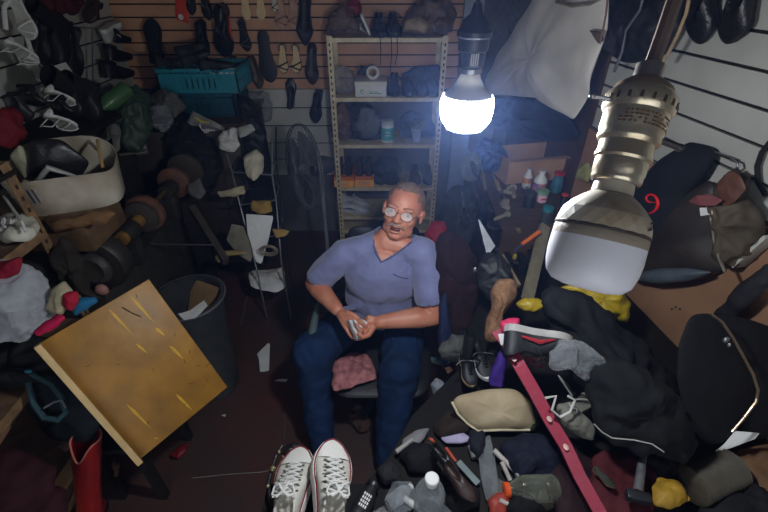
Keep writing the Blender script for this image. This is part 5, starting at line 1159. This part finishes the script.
for i, (a, b, r, lb) in enumerate((((494, 450), (516, 472), .008, 'white plastic pipe slanting across the bottom heap'), ((502, 462), (510, 480), .007, 'short white pipe under the longer white pipe'), ((500, 500), (524, 512), .006, 'pale rod at the bottom edge beside the orange-capped bottle'))):
    lone(MB().tube([BZ(*a, .83), BZ(*b, .80)], r, 12), 'pipe', M((190, 182, 176), .5), lb, 'pipe')
puff('cloth_hat', PTS(500, 446, 520, 436, 548, 440, 560, 460, 556, 476, 528, 480, 508, 470), PZ(.81), .05, M((20, 22, 40), .8), 'dark navy cloth cap in the bottom heap', 'cap', amp=.02)
puff('lilac_paper', PTS(440, 438, 456, 430, 462, 432, 474, 440, 462, 444, 446, 444), PZ(.80), .012, M((170, 160, 190), .7), 'lilac grey paper fold left of the clear sleeve', 'paper', amp=.006)
puff('grey_sole', PTS(402, 440, 416, 430, 430, 428, 424, 440, 410, 452, 402, 450), PZ(.80), .012, M((120, 116, 120), .6), 'grey rubber sole piece beside the man\'s foot', 'sole', amp=.006)
shp('dress', 'dark brown worn shoe in the bottom heap right of the bottle', (444, 470), (474, 506), PZ(.86), mat=M((52, 34, 30), .5), lift=.02)
shp('dress', 'black worn shoe above the white-capped bottle', (432, 452), (458, 478), PZ(.84), mat=BLK2, lift=.02)
puff('rubber_piece', PTS(488, 500, 496, 492, 506, 492, 512, 502, 504, 514, 490, 514), PZ(.81), .02, M((150, 50, 36), .6), 'orange red rubber piece at the bottom edge', 'rubber piece', amp=.01)
lone(MB().bar(BZ(458, 462), BZ(478, 484), .02, .008), 'grey_strip', M((110, 122, 122), .5), 'grey green strip beside the dark brown worn shoe', 'strip')
lone(MB().tube([BZ(470, 446), BZ(474, 458)], .009, 10), 'battery', M((150, 150, 146), .3, .6), 'tiny bright metal cylinder in the bottom heap', 'cylinder')
# bottom right heap
puff('crimson_cloth', PTS(590, 462, 610, 452, 640, 460, 660, 480, 650, 520, 600, 524, 586, 490), PZ(.81), .04, M((74, 24, 30), .8), 'dark crimson cloth beneath the hammer at the bottom right', 'cloth', amp=.03)
puff('mustard_pouch', PTS(650, 486, 662, 476, 680, 484, 692, 500, 672, 510, 654, 506), PZ(.86), .03, M((170, 132, 36), .6), 'mustard yellow pouch at the bottom right', 'pouch', amp=.012)
shp('flat', 'dark green and tan shoe left of the hammer', (592, 470), (614, 490), PZ(.86), mat=M((40, 46, 38), .6), sole=M((150, 110, 50)), lift=.01)
t = thing('hammer', 'grey steel hammer lying in the bottom right heap', 'hammer', BZ(640, 470, .9))
MB().tube([BZ(644, 448, .90)-t.location, BZ(638, 492, .90)-t.location], [.010, .013], 12).build('handle', M((110, 110, 112), .5, .4), t)
MB().bar(BZ(626, 494, .90)-t.location, BZ(650, 500, .90)-t.location, .026, .026).build('head', M((70, 72, 76), .4, .8), t, bevel=.003)
# striped roll
t = thing('corrugated_roll', 'dark ribbed corrugated hose at the bottom right edge', 'hose', AT(712, 476, 1.24))
ax0, ax1 = AT(690, 486, 1.23), AT(738, 462, 1.25); n_ = 14; pr_ = []
L_ = (ax1-ax0).length
for k in range(n_*2+1): pr_.append((.058 if k % 2 else .050, L_*k/(n_*2)))
MB().lathe(pr_, frame(ax0-t.location, (0, 0, 1), ax1-ax0), n=32).build('body', M((70, 62, 48), .6), t)
puff('brown_paper_bag', PTS(730, 456, 756, 446, 784, 440, 790, 500, 764, 506, 744, 486), PZ(.81), .05, M((110, 82, 58), .8), 'plain brown paper bag behind the ribbed hose', 'paper bag', amp=.02)
puff('black_holdall', PTS(700, 500, 730, 486, 790, 480, 790, 540, 700, 540), PZ(.80), .06, M((24, 24, 26), .8), 'black holdall at the bottom right corner', 'bag', amp=.02)
puff('wine_cloth', PTS(540, 448, 570, 440, 592, 452, 600, 490, 590, 530, 560, 530, 545, 490), PZ(.80), .04, M((40, 22, 26), .8), 'dark wine coloured cloth right of the navy cap', 'cloth', amp=.03)
puff('dark_scarf', PTS(640, 462, 680, 458, 700, 470, 700, 500, 660, 490), PZ(.81), .04, M((30, 28, 28), .8), 'charcoal scarf between hammer and ribbed hose', 'scarf', amp=.03)
mb = MB(); mb.tube([AT(x, y, 1.14) for x, y in ((594, 424), (602, 432), (612, 438), (634, 440), (652, 444), (664, 452))], .0016); lone(mb, 'bright_cord', WSH, 'thin pale cord with bright ends across the black trousers hem', 'cord')
# canvas shoes
canv = M((206, 202, 192), .85, c2=(186, 180, 168), scale=30, bump=.2)
for i, (h_, t_, up_, lb) in enumerate(((BZ(284, 568, .80), BZ(303, 451, .81), V((-.12, 0, 1)), 'left white canvas sneaker with a thin dark red line round its toe'), (BZ(321, 566, .84), BZ(330, 443, .88), V((.38, -.12, .9)), 'right white canvas sneaker, lying higher than its twin'))):
    d_ = (t_-h_); L_ = d_.length; c_ = (h_+t_)/2
    W0 = 1
    up2 = up_-d_.normalized()*up_.dot(d_.normalized()); up2.normalize()
    W_ = .108
    t = thing('canvas_sneaker', lb, 'sneaker', mtx=frame(c_, d_, up2), group='pair of white canvas sneakers')
    mb = sole_mb(L_, W_, .032, bend=.06 if i else -.06, grow=1.13); mb.build('sole', M((216, 212, 204), .5, var=.05), t, bevel=.005)
    mb = MB(); 
    ring = []
    for s_ in (-1, 1):
        for tt in (TT[3:] if s_ < 0 else TT[3:][::-1]):
            tt2 = min(tt, .9985); w_ = sole_hw(tt2, L_, W_)*1.04; ring.append(((.06 if i else -.06)*W_*math.sin(tt2*math.pi)+s_*w_, (tt2-.5)*L_*.985, .033+.05*L_*max(0, tt2-.75)**1.2))
    mb.tube(ring, .0022, 6); mb.build('red_line', M((122, 26, 34), .6, var=.05, bump=0), t)
    upper_mb(L_*.985, W_*.97, .095, .027, .40, bend=.06 if i else -.06).build('upper', canv, t, sub=1, smooth=60)
    # rubber toe cap
    mb = MB(); rows = []
    for tt in (.80, .83, .86, .90, .94, .97, .99):
        y = (tt-.5)*L_; w_ = sole_hw(tt, L_, W_)*1.0; cx = (.06 if i else -.06)*W_*math.sin(tt*math.pi); z0 = .026+.05*L_*max(0, tt-.75)**1.2; top = .097*(.50-(tt-.80)*1.3)
        rows.append([mb.bm.verts.new((cx+w_*math.cos(a), y, z0+(top-z0+.004)*math.sin(a)**.6)) for a in [math.pi*k/14 for k in range(15)]])
    for A2, B2_ in zip(rows, rows[1:]):
        for k in range(14): mb.bm.faces.new((A2[k], A2[k+1], B2_[k+1], B2_[k]))
    mb.build('toe_cap', M((222, 218, 210), .45, var=.04, bump=.03), t, sub=1)
    # eyelet stays, tongue and laces
    mb = MB(); lm = MB()
    for k in range(6):
        y = (.27-.06*k)*L_; z = .053+.0093*k; x = .021+.0016*k
        lm.tube([(-x, y, z), (-x*.4, y+.003, z+.008), (x*.4, y+.003, z+.008), (x, y, z)], .0034, 6)
        lm.tube([(-x, y, z+.002), (0, y-.029*L_, z+.013), (x, y-.058*L_, z+.011)], .0030, 6)
        lm.tube([(x, y, z+.002), (0, y-.029*L_, z+.012), (-x, y-.058*L_, z+.011)], .0030, 6)
        for s_ in (-1, 1): MB().tube([(s_*(x+.004)+.0035*math.cos(a), y, z-.001+.0035*math.sin(a)) for a in [2*math.pi*j/10 for j in range(10)]], .0013, 5, closed=True).build('eyelet', M((90, 92, 90), .4, .7), t)
    yk = (.27-.06*5.4)*L_
    for s_ in (-1, 1): lm.tube([(0, yk, .118), (s_*.012, yk+.016, .124), (s_*.026, yk+.014, .116), (s_*.031, yk-.004, .110), (s_*.016, yk-.012, .114), (0, yk, .118)], .0032, 6); lm.tube([(0, yk, .117), (s_*.02, yk+.02, .112), (s_*.032, yk+.03, .10)], .003, 6)
    lm.build('laces', M((214, 212, 206), .8, var=.05), t)
# shiny trimming bits left of the canvas shoes
t = thing('key_ring', 'dark trinket chain with bright bits left of the canvas sneakers', 'chain', BZ(274, 478))
mb = MB(); mb.tube([BZ(x, y)-t.location for x, y in ((282, 446), (276, 456), (272, 468), (268, 484), (270, 500), (276, 512))], .006); mb.build('chain', DARKM, t)
for x, y, s_ in ((273, 469, .010), (268, 486, .006), (284, 457, .008), (279, 452, .006)): MB().ball(BZ(x, y, .81)-t.location, (s_, s_, s_*1.2)).build('charm', M((160, 150, 110), .3, .6), t)
puff('black_glove', PTS(282, 452, 292, 444, 306, 446, 308, 454, 296, 460, 284, 462), PZ(.80), .03, BLK2, 'black crumpled glove behind the left canvas sneaker', 'glove', amp=.02)
puff('brown_rag', PTS(352, 398, 366, 396, 374, 410, 372, 426, 360, 432, 350, 420), PZ(.05), .05, M((66, 48, 38), .9), 'brown rag on the floor between the man\'s feet', 'rag', amp=.05)
# ================================================================== far bench clutter
t = thing('cardboard_box', 'open brown cardboard box at the far end of the tool shelf', 'box', mtx=Matrix.Translation((.868, 2.40, TS+.001)) @ Matrix.Rotation(math.radians(12), 4, 'Z'))
cb = M((186, 146, 110), .8, c2=(160, 122, 90), scale=5); 
for p_, q_ in (((-.19, -.12), (.19, -.115)), ((-.19, .115), (.19, .12)), ((-.19, -.12), (-.185, .12)), ((.185, -.12), (.19, .12))): MB().box((*p_, 0), (*q_, .145)).build('panel', cb, t)
MB().box((-.19, -.12, 0), (.19, .12, .004)).build('bottom', cb, t)
MB().prism([(-.19, -.12, .145), (.19, -.12, .145), (.18, -.165, .15), (-.18, -.165, .15)], (0, .002, .004)).build('flap', cb, t, smooth=False)
def stand(fn, px_, z, d): pass
def onz(px_, py_, z): return PZ(z)(px_, py_)
p_ = onz(537, 196, TS); bottle('white bottle with blue and orange label beside the cardboard box', p_, p_+V((0, 0, .15)), .036, WHITE, WHITE, .4, label=M((60, 80, 160), .5, c2=(216, 130, 50), scale=30))
p_ = onz(531, 190, TS); bottle('smaller white bottle left of the labelled white bottle', p_+V((-.02, .03, 0)), p_+V((-.02, .03, .115)), .026, M((200, 196, 190), .5), WHITE, .45, label=M((220, 140, 60), .5, c2=(60, 60, 120), scale=40))
p_ = onz(541, 201, TS); t = thing('small_tub', 'small pink and green lidded tub in front of the white bottles', 'tub', p_)
MB().lathe([(.026, 0), (.028, .005), (.028, .045), (.024, .05)], n=28).build('body', M((226, 180, 190), .5, var=.05), t); MB().lathe([(.031, .045), (.031, .062), (.027, .066), (0, .066)], n=28).build('lid', M((130, 170, 130), .5), t)
mb = MB(); mb.tube([(-.012, -.0285, .02), (0, -.0295, .028), (.012, -.0285, .022)], .004); mb.build('logo', M((190, 40, 70), .5), t)
p_ = onz(555, 192, TS); bottle('blue green bottle with a red cap right of the white bottles', p_, p_+V((0, 0, .12)), .03, M((48, 100, 116), .4), M((190, 40, 50), .5), .8)
p_ = onz(562, 206, TS); bottle('small dark bottle with bright red cap near the unlit bulb', p_, p_+V((0, 0, .07)), .018, BLACK, M((220, 50, 40), .5), .8)
puff('plush_lump', PTS(577, 178, 580, 164, 588, 162, 592, 172, 588, 182), PR(.12), .03, M((150, 146, 92), .7), 'yellow green plush lump behind the brass holder', 'lump', amp=.006)
t = thing('thread_spool', 'beige ribbed spool standing on the bench left of the tub', 'spool', onz(512, 214, TS-.14))
MB().lathe([(.04, 0), (.04, .01), (.035, .014), (.034, .10), (.03, .12), (.018, .128), (0, .13)], n=28).build('body', M((150, 130, 100), .7, stretch=(1, 1, 12)), t)
t = thing('sewing_machine', 'small grey machine head with a white plate, in the far bench clutter', 'machine', onz(512, 240, BT))
MB().box((-.07, -.05, 0), (.07, .08, .06)).build('base', DARKM, t, bevel=.008)
MB().tube([(.02, .03, .06), (.02, .02, .14), (-.02, -.0, .16), (-.05, -.02, .12)], [.035, .032, .03, .02], 14).build('arm', M((56, 58, 60), .35, .6), t)
MB().box((-.045, -.055, .055), (.02, -.045, .085)).box((-.05, -.06, .06), (.03, .0, .066)).build('plate', M((186, 182, 172), .5), t, smooth=False)
MB().tube([(.06, .02, .03), (.09, .0, .03)], .028, 18).build('hand_wheel', STEEL, t)
t = thing('steel_vise', 'dark steel clamp with an amber grip in front of the grey machine head', 'clamp', onz(512, 272, BT))
MB().box((-.05, -.03, 0), (.05, .03, .05)).box((-.05, -.05, .04), (-.02, .05, .10)).box((.02, -.05, .04), (.05, .05, .10)).build('jaws', DARKM, t, bevel=.004)
MB().tube([(-.12, 0, .06), (.1, 0, .06)], .009).build('screw', STEEL, t); MB().ball((-.01, -.02, .11), (.012, .012, .02)).build('grip', M((160, 140, 50), .4), t)
t = thing('screwdriver', 'orange handled screwdriver slanting over the bench clutter', 'screwdriver', AT(526, 242, 1.9))
MB().tube([AT(522, 244, 1.88)-t.location, AT(539, 232, 1.92)-t.location], [.008, .011], 12).build('handle', M((232, 112, 40), .4), t); MB().tube([AT(514, 251, 1.86)-t.location, AT(522, 244, 1.88)-t.location], .0035).build('shaft', M((90, 110, 170), .3, .7), t)
lone(MB().bar(AT(527, 300, 1.78), AT(545, 226, 2.0), .05, .02, up=(0, -1, .3)), 'wooden_ruler', M((130, 122, 100), .7), 'weathered grey wooden lath left of the unlit bulb', 'lath')
lone(MB().bar(AT(519, 286, 1.80), AT(502, 256, 1.9), .012, .02), 'thin_lath', M((130, 112, 88), .6), 'thin pale lath left of the weathered one', 'lath')
lone(MB().prism([AT(x, y, 1.9) for x, y in ((478, 219), (480, 221), (495, 246), (492, 250), (487, 256))], V((.2, .3, -.2))*.02), 'knife_blade', M((186, 188, 194), .4, .3), 'pale pointed blade standing among the tools beside the man', 'blade')
rt = random.Random(11)
tools = [((476, 176), (468, 150), 'thin bright tool rod nearest the pale upright board'), ((486, 190), (480, 160), 'slim grey tool left of the beige spool'), ((500, 190), (492, 172), 'pale awl leaning behind the beige spool'), ((466, 226), (462, 192), 'grey file standing behind the man\'s left shoulder'), ((528, 262), (531, 240), 'short bright pin tool below the orange screwdriver'), ((538, 262), (530, 284), 'slim steel punch beside the weathered lath'), ((520, 232), (508, 218), 'dark chisel between spool and machine head'), ((484, 212), (474, 188), 'black handled tool in the far left of the bench')]
for i, (a, b, lb) in enumerate(tools):
    p_, q_ = AT(*a, 2.05), AT(*b, 2.15); t = thing('hand_tool', lb, 'tool', p_)
    MB().tube([V(), (q_-p_)*.5], [.010, .012], 10).build('handle', (BLACK, M((90, 80, 70)), M((120, 100, 70)), DARKM)[i % 4], t); MB().tube([(q_-p_)*.5, (q_-p_)], [.005, .003], 8).build('shaft', STEEL, t)
jar = [(((492, 236)), 'squat dark jar with a steel rim left of the grey machine head'), ((484, 262), 'black round tin behind the tan fuzzy bundle'), ((545, 222), 'teal capped jar near the unlit bulb'), ((528, 206), 'dark tin in front of the white bottles'), ((494, 206), 'dark glass jar left of the beige spool')]
for i, ((x, y), lb) in enumerate(jar):
    z0 = BT if i in (0, 1, 4) else TS; p_ = onz(x, y, z0+.0); t = thing('jar', lb, 'jar', p_); r_ = (.04, .045, .026, .03, .036)[i]
    MB().lathe([(r_, 0), (r_*1.03, .01), (r_*1.03, .06), (r_*.9, .07)], n=24).build('body', (DARKM, BLACK, M((60, 66, 66), .3), BLK2, M((40, 44, 52), .2))[i], t); MB().lathe([(r_*.98, .066), (r_*.98, .085), (0, .086)], n=24).build('lid', (STEEL, BLK2, M((40, 130, 140)), M((80, 80, 80), .4, .5), DARKM)[i], t)
puff('black_handbag', PTS(476, 262, 488, 252, 504, 256, 512, 276, 506, 296, 490, 300, 478, 286), PD(1.72), .05, BLACK, 'black handbag above the tan fuzzy bundle', 'handbag', amp=.03)
mb = MB(); mb.ball(AT(475, 270, 1.66), (.008, .006, .014)); lone(mb, 'clasp', STEEL, 'small bright metal clasp beside the black handbag', 'clasp')
puff('blue_bag', PTS(474, 150, 484, 138, 500, 142, 508, 158, 498, 172, 482, 170), PD(2.5), .06, M((44, 66, 116), .6), 'dusty blue bag below the lit bulb', 'bag', amp=.04, back=.8)
puff('smoky_wrap', PTS(460, 168, 466, 154, 478, 152, 482, 168, 474, 182, 464, 180), PD(2.4), .05, CLEARB, 'clear wrap heap beside the pale upright board', 'plastic wrap', amp=.05, fs=14)
puff('dark_tarp', PTS(444, 196, 456, 184, 470, 186, 478, 206, 476, 232, 466, 248, 452, 240, 444, 226), PD(2.2), .05, M((38, 40, 44), .7), 'dark tarp covering the back of the bench clutter', 'tarp', amp=.06, back=1)

# small leather offcuts strewn over the near end of the bench
ro = random.Random(23); offs = []
bvw = [o for o in bpy.data.objects if o.name.startswith('worktop')][0]
for k in range(34):
    x, y = (ro.uniform(-.1, .25), ro.uniform(.3, .62)) if k % 2 else (ro.uniform(.1, .95), ro.uniform(.35, 1.25))
    n_ = ro.choice((4, 5, 6)); r_ = ro.uniform(.018, .04); c_ = V((x, y, BT+.004+.0*k))
    pts_ = [c_+V((math.cos(2*math.pi*j/n_+k)*r_*ro.uniform(.6, 1.3), math.sin(2*math.pi*j/n_+k)*r_*ro.uniform(.5, 1.2), ro.uniform(0, .004))) for j in range(n_)]
    col_ = ro.choice((BLK2, BROWN, M((70, 62, 54), .7), M((48, 30, 28), .6), M((96, 92, 86), .7), M((40, 44, 50), .6)))
    o = MB().prism(pts_, (0, 0, .004)).build('leather_offcut', col_, smooth=False); tag(center(o), 'small flat leather offcut strewn on the near workbench', 'leather offcut', 'leather offcuts on the workbench')

# steel odds and ends among the tools at the far end of the bench
rb_ = random.Random(8)
for k in range(16):
    px_, py_ = rb_.uniform(478, 528), rb_.uniform(182, 262); p_ = onz(px_, py_, BT+.001 if px_ < 500 or py_ > 225 else TS+.001)
    r_ = rb_.uniform(.012, .026); m_ = Matrix.Rotation(rb_.uniform(0, 3), 4, 'Z'); g_ = rb_.choice((STEEL, M((120, 118, 112), .4, .6), M((90, 92, 96), .4, .6), M((140, 130, 112), .5)))
    mb = MB()
    if k % 3 == 0: mb.lathe([(r_*.5, 0), (r_, 0), (r_, .02), (r_*.8, .05), (r_*.5, .05), (r_*.5, 0)], n=18, cap=False)
    elif k % 3 == 1: mb.box((-r_*2, -r_*.6, 0), (r_*2, r_*.6, .02), m_).box((-r_*.6, -r_, .0), (r_*.6, r_, .045), m_)
    else: mb.tube([m_ @ V((-r_*2.5, 0, r_*.5)), m_ @ V((r_*2.5, 0, r_*.5))], r_*.5, 12).tube([m_ @ V((r_*2, 0, r_*.5)), m_ @ V((r_*2.8, 0, r_*.5))], r_*.9, 12)
    o = mb.build('steel_part', g_, bevel=.0015); o.location = p_; tag(o, 'small steel machine part among the tools on the far workbench', 'machine part', 'steel parts on the far workbench')

for nm_, pts_, c_, lb in (('black_cloth', PTS(398, 456, 412, 444, 430, 446, 440, 460, 430, 474, 408, 474), (16, 16, 18), 'black cloth scrap crumpled left behind the white-capped bottle'),
        ('black_rag', PTS(442, 486, 456, 480, 478, 492, 480, 508, 456, 514, 444, 504), (22, 20, 20), 'black oily rag right of the white-capped bottle'),
        ('brown_suede', PTS(432, 424, 448, 410, 462, 414, 470, 430, 456, 438, 438, 438), (44, 34, 28), 'dark brown suede scrap below the cream pouch\'s left corner'),
        ('grey_felt', PTS(376, 470, 390, 462, 402, 470, 400, 484, 384, 486), (40, 40, 42), 'charcoal felt scrap between the spray can and the clear wraps'),
        ('black_glove', PTS(512, 488, 530, 498, 540, 512, 520, 520, 504, 512), (18, 18, 20), 'black glove lying below the orange-capped bottle'),
        ('dark_sock', PTS(470, 430, 484, 428, 486, 446, 478, 464, 468, 452), (28, 30, 40), 'dark sock left of the long clear plastic sleeve'),
        ('green_rag', PTS(520, 400, 534, 404, 540, 426, 530, 434, 522, 424), (40, 54, 30), 'dark green rag between the cream pouch and the crimson belt')):
    puff(nm_, pts_, PZ(.80), .035, M(c_, .85), lb, 'cloth' if 'glove' not in nm_ else 'glove', amp=.02)
for a_, b_, r_, c_, lb in (((396, 452), (412, 440), .008, (150, 146, 140), 'pale grey rod left of the dark glass vial'), ((446, 448), (456, 462), .006, (170, 60, 40), 'short red stick among the scraps by the bottle'), ((516, 476), (530, 470), .007, (150, 150, 155), 'short bright pin above the orange-capped bottle'), ((404, 498), (418, 508), .010, (190, 190, 186), 'white plug lying left of the bottle at the bottom')):
    lone(MB().tube([BZ(*a_, .805+r_), BZ(*b_, .805+r_)], r_, 12), 'small_rod', M(c_, .5), lb, 'rod')
